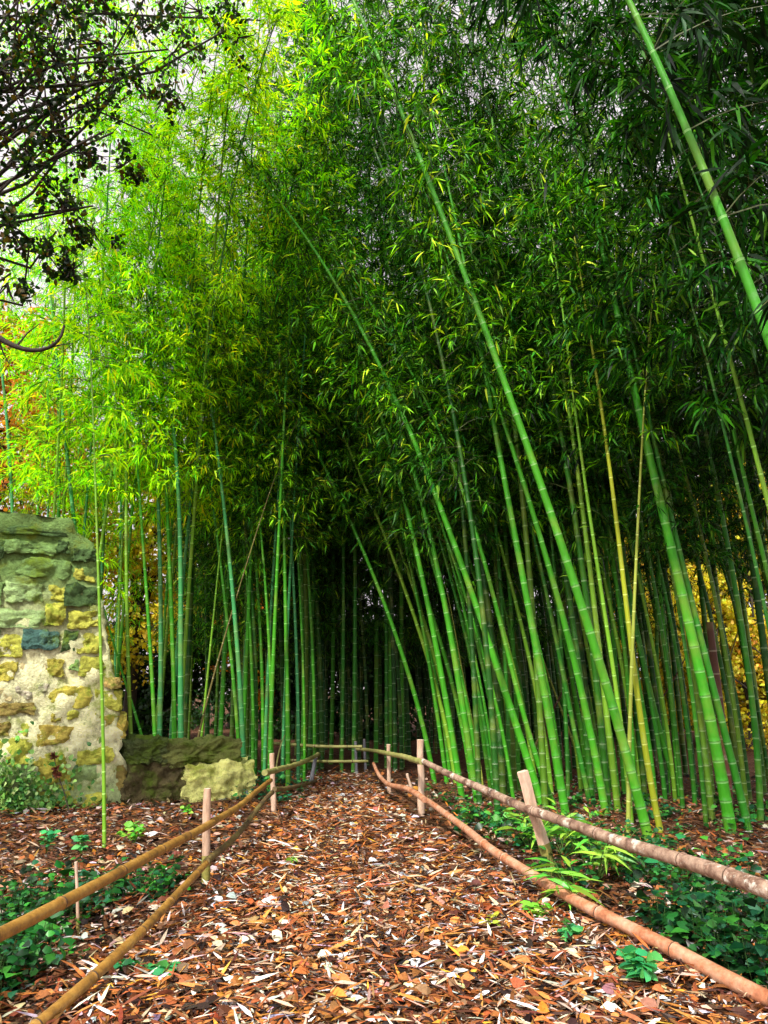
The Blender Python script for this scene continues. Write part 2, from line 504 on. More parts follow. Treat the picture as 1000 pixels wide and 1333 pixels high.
fitted([(566, 1020), (550, 945), (527, 859), (500, 783), (473, 720), (442, 652), (415, 589), (380, 530)], 8,
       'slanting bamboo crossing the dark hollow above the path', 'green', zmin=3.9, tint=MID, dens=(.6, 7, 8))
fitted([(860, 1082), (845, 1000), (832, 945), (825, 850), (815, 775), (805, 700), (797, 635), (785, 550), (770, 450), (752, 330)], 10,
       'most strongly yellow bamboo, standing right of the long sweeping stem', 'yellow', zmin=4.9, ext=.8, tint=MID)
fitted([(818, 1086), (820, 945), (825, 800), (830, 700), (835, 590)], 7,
       'pale straw thin bamboo leaning the other way, right of the centre', 'straw', zmin=4.2, tint=BRIGHT, reach=.8)
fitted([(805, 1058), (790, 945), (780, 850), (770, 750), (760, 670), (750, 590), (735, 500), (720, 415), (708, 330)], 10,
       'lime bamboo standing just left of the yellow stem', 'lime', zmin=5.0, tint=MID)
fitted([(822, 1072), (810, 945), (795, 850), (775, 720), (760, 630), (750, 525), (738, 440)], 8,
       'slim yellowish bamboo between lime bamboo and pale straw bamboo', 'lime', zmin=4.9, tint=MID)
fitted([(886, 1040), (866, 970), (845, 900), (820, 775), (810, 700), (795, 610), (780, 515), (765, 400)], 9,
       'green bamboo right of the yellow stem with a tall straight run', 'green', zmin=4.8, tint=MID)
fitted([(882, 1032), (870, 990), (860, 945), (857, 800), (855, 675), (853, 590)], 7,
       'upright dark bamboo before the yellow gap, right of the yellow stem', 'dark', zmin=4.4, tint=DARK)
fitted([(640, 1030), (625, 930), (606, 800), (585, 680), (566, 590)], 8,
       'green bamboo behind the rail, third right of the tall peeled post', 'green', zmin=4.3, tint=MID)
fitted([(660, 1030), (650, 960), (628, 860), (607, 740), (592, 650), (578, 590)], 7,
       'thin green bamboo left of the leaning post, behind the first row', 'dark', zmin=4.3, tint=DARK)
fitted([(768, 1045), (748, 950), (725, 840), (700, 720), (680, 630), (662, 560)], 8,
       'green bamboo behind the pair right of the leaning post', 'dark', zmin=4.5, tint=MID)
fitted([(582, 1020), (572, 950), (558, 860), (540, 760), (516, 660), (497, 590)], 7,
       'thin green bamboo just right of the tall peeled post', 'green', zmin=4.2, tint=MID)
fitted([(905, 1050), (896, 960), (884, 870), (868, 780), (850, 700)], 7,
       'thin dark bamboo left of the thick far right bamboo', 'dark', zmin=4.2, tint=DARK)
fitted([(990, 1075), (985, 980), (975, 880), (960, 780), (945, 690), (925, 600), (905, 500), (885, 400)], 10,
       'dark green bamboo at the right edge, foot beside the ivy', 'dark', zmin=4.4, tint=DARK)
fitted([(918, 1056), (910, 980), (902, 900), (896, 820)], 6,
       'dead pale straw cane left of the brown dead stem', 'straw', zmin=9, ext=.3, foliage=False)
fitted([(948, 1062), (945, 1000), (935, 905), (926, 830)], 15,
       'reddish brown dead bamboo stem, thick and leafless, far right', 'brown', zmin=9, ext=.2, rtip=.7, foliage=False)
for i in range(38):
    i *= 17 / 38
    bx = 588 + i * 17.5 + random.uniform(-6, 6); by = 1010 + random.uniform(0, 30) + (i / 17) * 12
    ln = random.uniform(95, 150) * (1.05 - .35 * i / 17)
    fitted([(bx, by)] + [(bx - ln * (q ** 1.35), by - 470 * q) for q in (.2, .4, .6, .8, 1.0)], random.uniform(4.5, 8), 'slim leaning bamboo in the second row of the fan right of the path',
           random.choice(['green', 'dark', 'green', 'lime']), zmin=random.uniform(3.4, 4.4), tint=random.choice([MID, DARK]), dens=(.75, 9, 8), group='slim bamboos in the second row right of the path', bent=.15)
for i in range(7):
    bx = 640 + i * 42 + random.uniform(-12, 12); by = 1005 + random.uniform(0, 22); sl = random.uniform(-90, 120)
    fitted([(bx, by), (bx + sl * .5, by - 120), (bx + sl, by - 230)], random.uniform(3, 4.5), 'thin dead leafless cane leaning askew among the right bamboos', random.choice(['cane', 'straw', 'brown']), foliage=False, ext=.5, group='dead canes among the right bamboos')
# off-frame feet at the right, leaning in
fitted([(1075, 1000), (1000, 635), (975, 560), (950, 475), (925, 380), (905, 300)], 11,
       'green bamboo leaning in from the right edge, at mid height', 'lime', Y0=6.6, zmin=4.3, tint=DARK, hang=.6)
fitted([(1060, 1000), (1000, 750), (985, 690), (965, 600), (940, 500), (910, 360)], 9,
       'slim bamboo leaning in at right edge, lower than the thicker one', 'green', Y0=8.0, zmin=4.4, tint=DARK, hang=.6)
NEARW = [.5, .34, .1, .03, .03, .0]  # mostly dark leaves; with the low tint they paint the corner's shade
fitted([(1150, 900), (1075, 640), (1000, 440), (970, 360), (945, 300), (920, 228), (895, 180), (870, 105), (820, 0)], 27,
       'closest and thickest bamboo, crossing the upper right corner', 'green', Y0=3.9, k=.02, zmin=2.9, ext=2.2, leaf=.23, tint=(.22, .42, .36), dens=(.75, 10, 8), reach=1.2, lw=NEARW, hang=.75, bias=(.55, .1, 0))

# left of the path -------------------------------------------------------------
fitted([(136, 1103), (135, 998), (133, 908), (130, 800), (126, 692), (124, 620), (120, 500), (116, 430)], 6,
       'lone thin bamboo rising in front of the stone wall', 'lime', zmin=3.9, k=0, ext=1.5, tint=LIME, reach=.9)
fitted([(238, 966), (236, 872), (233, 764), (230, 620), (222, 500), (205, 430)], 9.5,
       'thick bluish bamboo, rightmost of the close trio above the low stones', 'blue', Y0=11.5, zmin=4.6, k=.02, tint=LIME)
fitted([(227, 962), (225, 836), (220, 728), (216, 620), (209, 440), (204, 330)], 8,
       'green bamboo, middle of the close trio above the low stones', 'green', Y0=11.8, zmin=5.4, k=.02, tint=LIME)
fitted([(207, 965), (209, 854), (209, 728), (205, 620), (199, 520), (192, 400)], 8.5,
       'teal bamboo with a slight bend, leftmost of the close trio', 'blue', Y0=11.7, zmin=4.8, k=.02, tint=LIME)
fitted([(202, 962), (196, 854), (189, 746), (180, 620), (174, 540)], 7,
       'pale green bamboo leaning left beside the close trio', 'green', Y0=11.3, zmin=4.0, k=.02, tint=LIME)
fitted([(173, 962), (167, 872), (164, 746), (164, 620), (167, 500), (172, 380), (177, 200)], 6.5,
       'tall yellowish bamboo close beside the ragged wall end', 'lime', Y0=11.2, zmin=4.6, k=.0, tint=GOLD)
fitted([(317, 995), (313, 908), (306, 800), (295, 692), (286, 620), (278, 545), (266, 470)], 8.5,
       'stout green bamboo right behind the end of the low stones', 'blue', Y0=12.0, zmin=5.0, k=.02, tint=BRIGHT)
fitted([(310, 962), (299, 836), (284, 710), (272, 620), (258, 520)], 6.5,
       'green bamboo leaning left above the low mossy stones', 'green', Y0=12.5, zmin=4.6, k=.02, tint=BRIGHT)
fitted([(258, 962), (298, 809), (338, 683), (362, 610)], 3.6,
       'thin brownish cane slanting right across the left bamboos', 'cane', Y0=12.0, zmin=5.0, ext=1.0, k=0, tint=BRIGHT, reach=.7)
fitted([(262, 962), (278, 805), (289, 692), (298, 610)], 4.5,
       'thin green cane slanting right, left of the brownish one', 'lime', Y0=12.4, zmin=4.8, ext=1.2, k=0, tint=BRIGHT, reach=.8)
fitted([(95, 672), (87, 575), (75, 475), (64, 380), (58, 300)], 9,
       'pale bluish bamboo rising behind the top of the stone wall', 'blue', Y0=11.5, zmin=5.2, k=0, ext=1.5, tint=LIME)
fitted([(128, 700), (124, 600), (120, 520), (116, 440)], 4.5,
       'thin dark bamboo behind the ragged corner of the wall', 'dark', Y0=12.5, zmin=4.6, k=0, ext=1.5, tint=GOLD)
fitted([(153, 960), (152, 850), (158, 740), (166, 560), (170, 420)], 5,
       'thin lime bamboo hugging the ragged wall end', 'lime', Y0=12.2, zmin=4.0, k=0, ext=1.5, tint=GOLD)
fitted([(186, 962), (160, 880), (138, 800), (120, 740)], 5,
       'short green cane leaning left over the wall end', 'green', Y0=11.4, zmin=2.9, k=0, ext=.8, tint=LIME, reach=.7)
for px, w, Y, lab in ((329, 6, 13.0, 'first upright bamboo right of the low stones'),
                      (342, 6.5, 13.2, 'upright green bamboo above the left peeled post'),
                      (353, 6, 12.6, 'pale green upright bamboo left of the thin bent stick'),
                      (375, 8, 12.6, 'stoutest upright bamboo left of the path end, beside the bent stick'),
                      (388, 6, 12.9, 'upright bamboo between stoutest stem and grey rail post'),
                      (396, 5, 13.4, 'thin upright bamboo left of the grey rail post'),
                      (409, 6, 14.0, 'upright bamboo behind the grey rail post')):
    top = px + random.uniform(-26, -4)
    fitted([(px, 985), (px - 1, 900), (px - 3, 800), ((px + top) / 2 - 2, 700), (top, 600)], w, lab, random.choice(['green', 'blue', 'green']), Y0=Y,
           zmin=random.uniform(3.6, 4.4), k=0, ext=3.0, tint=MID if px > 350 else BRIGHT)

# tall stems whose tops arch over the path ---------------------------------------
def arching(n, xr, yr, tip, h, tint, label, group, kinds, leaf, w=6.5, zmin=4.5, **kw):
    for i in range(n):
        x, y = xr[0] + (xr[1] - xr[0]) * (i + random.random()) / n, random.uniform(*yr)
        H = random.uniform(*h); tx, ty = tip[0] * random.uniform(.5, 1.3), tip[1] * random.uniform(.6, 1.3)
        tp = lambda a, z: (x + tx * a, y + ty * a, H * z)
        pts = [(x, y, 0), tp(.02, .25), tp(.12, .5), tp(.35, .75), tp(.62, .92), tp(.85, 1.0), tp(1.1, .99)]
        taken.append((x, y))
        fitted(None, w * random.uniform(.8, 1.15), label, random.choice(kinds), world=pts, zmin=zmin, leaf=leaf, tint=tuple(t * random.uniform(.85, 1.15) for t in tint), group=group, **kw)
taken = []
arching(4, (-2.5, -1.5), (11.6, 13.4), (.9, -3.0), (9.6, 12.0), MID, 'tall bamboo just left of the path, mid green crown arching toward the viewer', 'green-crowned arching bamboos on the left', ['green', 'blue'], .18, reach=1.4, zmin=4.2)
arching(11, (-5.6, -2.5), (11.4, 13.6), (1.6, -4.2), (9.6, 12.4), LIME, 'tall bamboo at left of the path, its lime crown arching toward the viewer', 'lime-crowned arching bamboos on the left', ['green', 'blue', 'lime'], .165, zmin=4.4, reach=1.5, dens=(.85, 13, 9))
arching(9, (-1.6, .6), (14.8, 17), (-.3, -5.0), (12.0, 15.5), BRIGHT, 'tall bamboo behind the path end, its crown bending over the path', 'tall bending bamboos behind the path end', ['green', 'dark'], .19, reach=1.5, dens=(.85, 13, 9))
arching(14, (3.4, 6.4), (5.2, 9.4), (-1.7, -.6), (8.2, 12.5), SHADE, 'bamboo at the right border, its shaded crown leaning over the grove', 'shaded leaning bamboos at the right border', ['dark', 'green'], .21, zmin=4.0, reach=1.4, dens=(.85, 12, 9), hang=.65)  # shade of these crowns is painted by their dark tint
arching(8, (1.6, 4.2), (10.2, 12.5), (-1.4, -1.8), (11.5, 14.5), MID, 'tall bamboo behind the front row right of the path, high drooping crown', 'tall drooping bamboos behind the front row on the right', ['green', 'dark'], .19, zmin=5, reach=1.5)

# the crowd behind: stems of the same kinds, copies ----------------------------
LIB = []
for i in range(12):
    H = random.uniform(11.5, 16)
    lean = random.uniform(.3, 2.2)
    P = [np.array([-lean * (t ** 1.9) * H / 10, -.25 * t * t + .12 * math.sin(3 * t + i), H * t * (1 - .04 * t * t)]) for t in np.linspace(0, 1, 9)]
    f, length = smooth_path(np.array(P), .2)
    mb, nodes = culm_mesh(f, length, .042 + .014 * random.random(), .3, 7)
    cm = mb.mesh('culm', [M_CULM, M_RING], True)
    fm = foliage_mesh(f, length, nodes, random.uniform(2.2, 3.4) if i < 7 else random.uniform(3.7, 4.9), .20, (.85, 11, 8), 1.35).mesh('foliage', [M_LEAF, M_TWIG])
    fl = foliage_mesh(f, length, nodes, random.uniform(2.2, 3.4), .17, (.85, 11, 8), 1.3, LIMEC, LIMEW).mesh('foliage', [M_LIMELEAF, M_TWIG]) if i < 5 else None
    LIB.append((cm, fm, fl))

ZONES = {
    'wall': ('slim bamboo in the bright yellow-green thicket beyond the stone wall', 'bamboos beyond the stone wall'),
    'left': ('slim bamboo in the shaded crowd behind the low mossy stones', 'bamboos behind the low mossy stones'),
    'end': ('slim dark bamboo in the dense row behind the rails at the path end', 'bamboos behind the rails at the path end'),
    'right': ('slim bamboo in the shaded crowd behind the leaning stems right of the path', 'bamboos behind the leaning stems on the right'),
    'edge': ('slim bamboo against the yellow glow at the far right of the grove', 'bamboos against the yellow glow at the far right'),
}
def free(x, y, d):
    for (a, b) in taken:
        if (a - x) ** 2 + (b - y) ** 2 < d * d: return False
    taken.append((x, y)); return True

CROWD_SHADE = {'wall': .9, 'left': .55, 'end': .4, 'right': .42, 'edge': .45}  # culm colour multipliers: the grove's inner shade painted into the stems
def crowd(x, y, zone, tint, kinds, rot, sc):
    cm, fm, fl = random.choice({'wall': LIB[:5], 'right': LIB[5:], 'edge': LIB[7:]}.get(zone, LIB[:9]))
    if zone == 'wall': fm = fl
    label, group = ZONES[zone]
    root = thing('bamboo', (x, y, 0), label, 'bamboo', group)
    root.rotation_euler = (0, 0, rot)
    root.scale = (sc, sc, sc * random.uniform(.92, 1.08))
    for nm, me, c in (('culm', cm, green(random.choice(kinds))), ('foliage', fm, None)):
        o = bpy.data.objects.new(nm, me); col.objects.link(o); o.parent = root
        o.color = (*[v * CROWD_SHADE[zone] for v in c[:3]], 1) if c else (*[t * random.uniform(.88, 1.12) for t in tint], 1)

def fill(zone, n, xr, yr, tint, kinds, dmin, rotj, scr=(.75, 1.1), keep=None):
    done = tries = 0
    while done < n and tries < n * 60:
        tries += 1
        y = random.uniform(*yr); x = random.uniform(*xr) 
        if keep and not keep(x, y): continue
        if not free(x, y, dmin): continue
        crowd(x, y, zone, tint, kinds, random.uniform(-rotj, rotj), random.uniform(*scr)); done += 1

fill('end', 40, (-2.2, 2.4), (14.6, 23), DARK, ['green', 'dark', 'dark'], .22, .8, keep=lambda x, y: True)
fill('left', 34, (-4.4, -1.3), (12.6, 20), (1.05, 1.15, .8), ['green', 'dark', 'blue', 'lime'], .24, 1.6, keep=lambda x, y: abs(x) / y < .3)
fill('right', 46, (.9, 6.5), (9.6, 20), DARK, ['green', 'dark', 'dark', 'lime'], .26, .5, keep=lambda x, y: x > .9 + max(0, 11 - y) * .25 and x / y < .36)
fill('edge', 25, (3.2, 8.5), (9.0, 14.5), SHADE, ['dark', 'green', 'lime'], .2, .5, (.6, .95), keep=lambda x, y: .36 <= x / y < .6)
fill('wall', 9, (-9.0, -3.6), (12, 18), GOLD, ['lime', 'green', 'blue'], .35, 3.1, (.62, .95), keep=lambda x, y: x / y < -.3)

# ------------------------------------------------------------------ trees
def tree(name, loc, label, cat, blobs, trunk_r, leafcols, n_per, lsize, tint=(1, 1, 1), group=None, first=None, trunkmat=M_BARK, limb_r=.05):
    """trunk and limbs reaching to clumps (x, y, z, r) given relative to the foot"""
    root = thing(name, loc, label, cat, group)
    tb = MB(); top = first if first is not None else np.array([0, 0, max(b[2] for b in blobs) * .75])
    t = np.linspace(0, 1, 9)[:, None]
    path = t * top + np.concatenate([.12 * np.sin(5 * t), .1 * np.cos(4 * t) - .1, 0 * t], 1) * np.linalg.norm(top) * .12
    add_tube(tb, path, np.linspace(trunk_r, trunk_r * .35, 9), 9)
    cb = MB()
    for (bx_, by_, bz_, br) in blobs:
        c = np.array([bx_, by_, bz_])
        s0 = path[random.randint(4, 8)]
        u = np.linspace(0, 1, 6)[:, None]
        lp = s0 + (c - s0) * u + np.array([0, 0, 1]) * (np.sin(u * np.pi)) * np.linalg.norm(c - s0) * .1 + rng.normal(size=(6, 3)) * .05 * np.linalg.norm(c - s0) * u
        add_tube(tb, lp, np.linspace(limb_r, limb_r * .3, 6), 5, cap=False)
        for q in range(7):
            e = c + unit(rng.normal(size=3)) * br * rng.uniform(.5, 1.0)
            add_tube(tb, np.stack([c + (e - c) * v + rng.normal(size=3) * .03 * br for v in (0, .35, .7, 1)]), np.linspace(limb_r * .35, .004, 4), 3, cap=False)
        ncl = max(6, int(n_per / 24))
        cc = c + unit(rng.normal(size=(ncl, 3))) * br * rng.uniform(.25, 1.05, (ncl, 1)) ** .7 * np.array([1, 1, .8])
        k = np.repeat(np.arange(ncl), 24); n = len(k)
        pos = cc[k] + rng.normal(size=(n, 3)) * br * .16
        ln = rng.uniform(.6, 1.2, n) * lsize
        broad_leaves(cb, pos, rng.normal(size=(n, 3)) + [0, 0, -.3], ln, ln * .62, palette(n, leafcols, None, .25), .5)
    tb.build('trunk', [trunkmat], root, True)
    cr = cb.build('crown', [M_TREELEAF], root); cr.color = (*tint, 1)
    return root

def dome(w, h, z0, n, r):
    out = []
    for i in range(n):
        a = random.uniform(0, 6.28); q = math.sqrt(random.random())
        z = z0 + (h - z0) * random.random() ** .8
        k = math.sqrt(max(.1, 1 - ((z - z0) / (h - z0 + .01)) ** 2 * .85))
        out.append((math.cos(a) * q * w * k, math.sin(a) * q * w * k, z, r * random.uniform(.7, 1.25)))
    return out

ORANGE = [(.75, .30, .03), (.8, .42, .03), (.6, .2, .02), (.8, .55, .06)]
YELLOW = [(.85, .66, .03), (.75, .62, .04), (.9, .72, .1), (.55, .52, .04)]
EVER = [(.015, .05, .012), (.03, .09, .015), (.02, .06, .02)]
OLIVE = [(.02, .06, .012), (.04, .10, .015), (.09, .15, .02), (.012, .03, .015), (.25, .12, .02)]

tree('autumn_tree', (-10.5, 19, 0), 'orange autumn tree far left beyond the stone wall', 'tree', dome(3.0, 11.5, 4.0, 44, 1.0), .22, ORANGE, 560, .16)
tree('autumn_tree', (-7.4, 22, 0), 'yellow autumn tree beyond the wall, right of the orange one', 'tree', dome(2.6, 8.6, 2.0, 34, 1.0), .2, YELLOW, 520, .16)
tree('autumn_tree', (-4.2, 27, 0), 'low orange tree glimpsed between the bamboos behind the low stones', 'tree', dome(2.2, 5.0, .8, 18, .9), .18, ORANGE, 360, .17)
tree('autumn_tree', (11.3, 22.5, 0), 'yellow autumn tree glowing behind the bamboos at the right edge', 'tree', dome(2.4, 7.6, .4, 44, 1.0), .2, YELLOW, 600, .17)
tree('autumn_tree', (8.4, 23.5, 0), 'golden bushy tree seen between stems left of the right edge one', 'tree', dome(2.0, 6.6, .4, 36, .9), .2, YELLOW + ORANGE[3:], 520, .17)
for i, (x, y, h, w) in enumerate(((-1.5, 31, 12, 3.4), (3.5, 30, 13, 3.6), (-6.5, 33, 10, 3.2), (8.5, 34, 14, 4), (14, 30, 13, 4))):
    tree('light_block_tree', (x, y, 0), 'dark evergreen tree added to block light behind the bamboo grove', 'tree', dome(w, h, .3, 40, 1.5), .25, EVER, 480, .26,
         group='dark evergreen trees added behind the grove')  # dark backing trees added to keep light from entering behind the grove

for i in range(11):
    x = -8.2 + i * 1.62 + random.uniform(-.3, .3)
    if -6.4 < x < -4.6: continue
    tree('light_block_shrub', (x, 25 + random.uniform(-.6, .8), 0), 'dark evergreen shrub added to close off light at the back of the grove', 'shrub', dome(1.2, 3.6, .3, 14, .75), .06, EVER, 420, .2,
         group='dark shrubs added at the back of the grove')  # added row that shuts out light leaking between the far stems
tree('autumn_tree', (8.9, 20.8, 0), 'small yellow bush low between the stems left of the low golden one', 'tree', dome(1.5, 4.6, .2, 26, .7), .07, YELLOW, 460, .14)
tree('autumn_tree', (10.0, 21.0, 0), 'low golden bush low down among the far right stems, nearest of the yellow ones', 'tree', dome(1.5, 3.6, .3, 18, .7), .08, YELLOW + ORANGE[:1], 420, .15)
# overhanging tree at upper left: foot out of the picture to the left, limbs reach in
foot = np.array([-6.4, 7.2, 0])
bl = []
for px, py, Y, r in ((20, 40, 6.4, .55), (75, 20, 6.6, .5), (130, 55, 6.8, .5), (30, 130, 6.5, .5), (185, 25, 7.2, .5), (225, 70, 7.4, .45), (90, 110, 6.8, .42),
                     (40, 215, 6.6, .36), (85, 265, 6.8, .3), (15, 295, 6.6, .34), (140, 130, 7.2, .42), (60, 330, 6.9, .26), (110, 200, 7.0, .34), (10, 370, 6.8, .26),
                     (260, 15, 7.6, .5), (310, 50, 8.0, .4), (-60, 100, 6.4, .6), (-50, 260, 6.5, .6), (160, 215, 7.2, .25), (50, -60, 6.4, .7), (170, -50, 7, .7), (70, 170, 6.7, .4), (120, 300, 7, .3), (95, 350, 7, .22), (10, 180, 6.5, .5), (10, 20, 6.5, .7), (45, 70, 6.6, .6), (100, 10, 6.8, .6), (0, 90, 6.3, .5), (150, 20, 7, .5), (60, 130, 6.7, .45), (150, 90, 7.1, .5), (70, 70, 6.6, .5), (210, 130, 7.4, .3)):
    p = at(px, py, Y) - foot
    bl.append((*p, r))
ot = tree('overhanging_tree', foot, 'dark leafy tree overhanging the upper left corner, silhouette darkened into its leaf colour', 'tree', bl, .24, OLIVE, 150, .075, (.4, .55, .4), None,
     np.array([.5, -.2, 5.6]), M_BARK, .035)  # low crown tint paints the backlit silhouette
bm_ = MB()
pts = [at(x, y, 6.8) - foot for x, y in ((-70, 420), (0, 441), (30, 453), (62, 456), (76, 440), (84, 424))]
f, L_ = smooth_path(np.array(pts), .1)
add_tube(bm_, f(np.linspace(0, 1, 16)), np.linspace(.045, .012, 16), 7)
for (t0, dx, dz) in ((.55, .15, .3), (.75, .25, .12), (.4, .1, -.25)):
    p = f(np.array([t0]))[0]
    add_tube(bm_, [p, p + [dx * .5, .05, dz * .6], p + [dx, .1, dz]], [.012, .008, .004], 5)
bm_.build('branch', [M_BARK], ot, True)

# ------------------------------------------------------------------ ground and path
def rnd(x, y, s=1.0): return noise.noise(Vector((x * s, y * s, 3.1)))
def gz(x, y): return .025 * rnd(x, y, .9) + .012 * rnd(x, y, 3.0)

def sheet(name, xs, ys, m, dz=0.0, xmap=None):
    mb = MB(); V = []
    for y in ys:
        for x in xs:
            xx = xmap(x, y) if xmap else x
            near = abs(xx) < 14 and y < 30
            V.append((xx, y, (gz(xx, y) if near else 0) + dz))
    nx = len(xs)
    Q = [(j * nx + i, j * nx + i + 1, (j + 1) * nx + i + 1, (j + 1) * nx + i) for j in range(len(ys) - 1) for i in range(nx - 1)]
    mb.add(V, Q)
    return tag(mb.build(name, [m], None, True), kind='structure')

xs = [-300, -120, -50, -25] + list(np.linspace(-14, 14, 90)) + [25, 50, 120, 300]
ys = [-60, -20, -5] + list(np.linspace(0, 30, 100)) + [45, 80, 150, 400]
sheet('ground', xs, ys, M_GROUND)
# path edges follow the two rail fences
LF = [(1.5, -2.3), (3.3, -1.75), (5.7, -1.36), (9.0, -1.33), (12.0, -1.15), (14.2, -1.35)]
RF = [(1.5, 2.3), (3.6, 1.95), (5.9, 1.35), (8.9, .45), (10.8, .08), (14.2, -.35)]
def ledge(y): return np.interp(y, *zip(*LF))
def redge(y): return np.interp(y, *zip(*RF))
pys = list(np.linspace(.2, 14.2, 70))
sheet('path', list(np.linspace(0, 1, 22)), pys, M_PATH, .006,
      lambda u, y: ledge(y) + (redge(y) - ledge(y)) * u + .12 * rnd(u * 7, y, 1.3) * (1 if u in (0, 1) else .2))

LITC = [(.36, .115, .03), (.21, .062, .02), (.07, .025, .013), (.50, .18, .045), (.58, .37, .24), (.76, .63, .54), (.27, .13, .065), (.022, .011, .009), (.62, .25, .03), (.46, .48, .48)]
LITW = [.15, .15, .15, .11, .10, .09, .08, .12, .025, .025]
lit = MB()
def scatter_litter(n, yr, dens, zup=.03, size=(.05, .11), cols=LITC, w=LITW, xr=None):
    y = yr[0] + (yr[1] - yr[0]) * rng.random(n) ** dens
    if xr is None: x = rng.uniform(-.62, .62, n) * (y + .8)
    else: x = rng.uniform(xr[0], xr[1], n)
    z = np.array([gz(a, b) for a, b in zip(x, y)]) + .012 + rng.random(n) * zup
    a = rng.uniform(0, 6.28, n)
    d = np.stack([np.cos(a), np.sin(a), rng.normal(0, .22, n)], 1)
    ln = rng.uniform(size[0], size[1], n)
    shape = rng.random(n) < .6
    pos = np.stack([x, y, z], 1)
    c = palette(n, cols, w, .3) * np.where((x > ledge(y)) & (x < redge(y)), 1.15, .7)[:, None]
    leaves(lit, pos[shape], d[shape], ln[shape] * 1.25, ln[shape] * rng.uniform(.12, .26, shape.sum()), c[shape], -.04, .75)
    b = ~shape
    broad_leaves(lit, pos[b], d[b], ln[b] * .8, ln[b] * rng.uniform(.3, .55, b.sum()), c[b], .72)
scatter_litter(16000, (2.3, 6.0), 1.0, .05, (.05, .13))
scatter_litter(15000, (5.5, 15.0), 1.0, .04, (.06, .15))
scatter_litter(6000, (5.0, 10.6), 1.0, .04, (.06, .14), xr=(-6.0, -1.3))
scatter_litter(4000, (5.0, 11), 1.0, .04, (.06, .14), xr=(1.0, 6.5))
# denser chips on the path itself
yy = rng.uniform(2.4, 13.5, 1)
def path_litter(n, yr):
    y = rng.uniform(yr[0], yr[1], n)
    u = rng.random(n)
    l = np.interp(y, *zip(*LF)); r = np.interp(y, *zip(*RF))
    x = l + (r - l) * u
    z = np.array([gz(a, b) for a, b in zip(x, y)]) + .015 + rng.random(n) * .055
    a = rng.uniform(0, 6.28, n)
    d = np.stack([np.cos(a), np.sin(a), rng.normal(0, .15, n)], 1)
    ln = rng.uniform(.025, .135, n) 
    c = np.clip(palette(n, LITC, LITW, .3) * 1.15, 0, .8)
    pos = np.stack([x, y, z], 1); s = rng.random(n) < .82
    leaves(lit, pos[s], d[s], ln[s] * 1.35, ln[s] * rng.uniform(.09, .22, s.sum()), c[s], -.04, .7)
    b = ~s
    broad_leaves(lit, pos[b], d[b], ln[b] * .8, ln[b] * rng.uniform(.3, .6, b.sum()), c[b], .7)
path_litter(21000, (2.3, 6.5)); path_litter(14000, (6, 14))
n = 16000
y = rng.uniform(2.3, 7.5, n); x = rng.uniform(-.6, .6, n) * (y + .5); a = rng.uniform(0, 6.28, n)
z = np.array([gz(p, q) for p, q in zip(x, y)]) + .02 + rng.random(n) * .04
ln = rng.uniform(.012, .04, n)
broad_leaves(lit, np.stack([x, y, z], 1), np.stack([np.cos(a), np.sin(a), rng.normal(0, .3, n)], 1), ln, ln * rng.uniform(.2, .6, n), palette(n, LITC[:8], None, .3) * .8, .6)
tag(lit.build('leaf_litter', [M_LITTER]), 'dry brown and pinkish leaf litter and bark chips covering path and floor', 'leaf litter', None, 'stuff')

# ------------------------------------------------------------------ stone wall
A_ = ground(-70, 1062); B_ = ground(318, 1037)
wx = unit(B_ - A_); wn = np.array([wx[1], -wx[0], 0.0])     # wn faces the viewer
if wn[1] > 0: wn = -wn
WLEN = np.linalg.norm(B_ - A_)
def wall_uv(px, py):
    d = ray(px, py); o = np.array([0, 0, HC])
    s = np.dot(A_ - o, wn) / np.dot(d, wn)
    p = o + d * s
    return np.dot(p - A_, wx), p[2]
def wall_pt(u, v, out=0.0): return A_ + wx * u + np.array([0, 0, v]) + wn * out

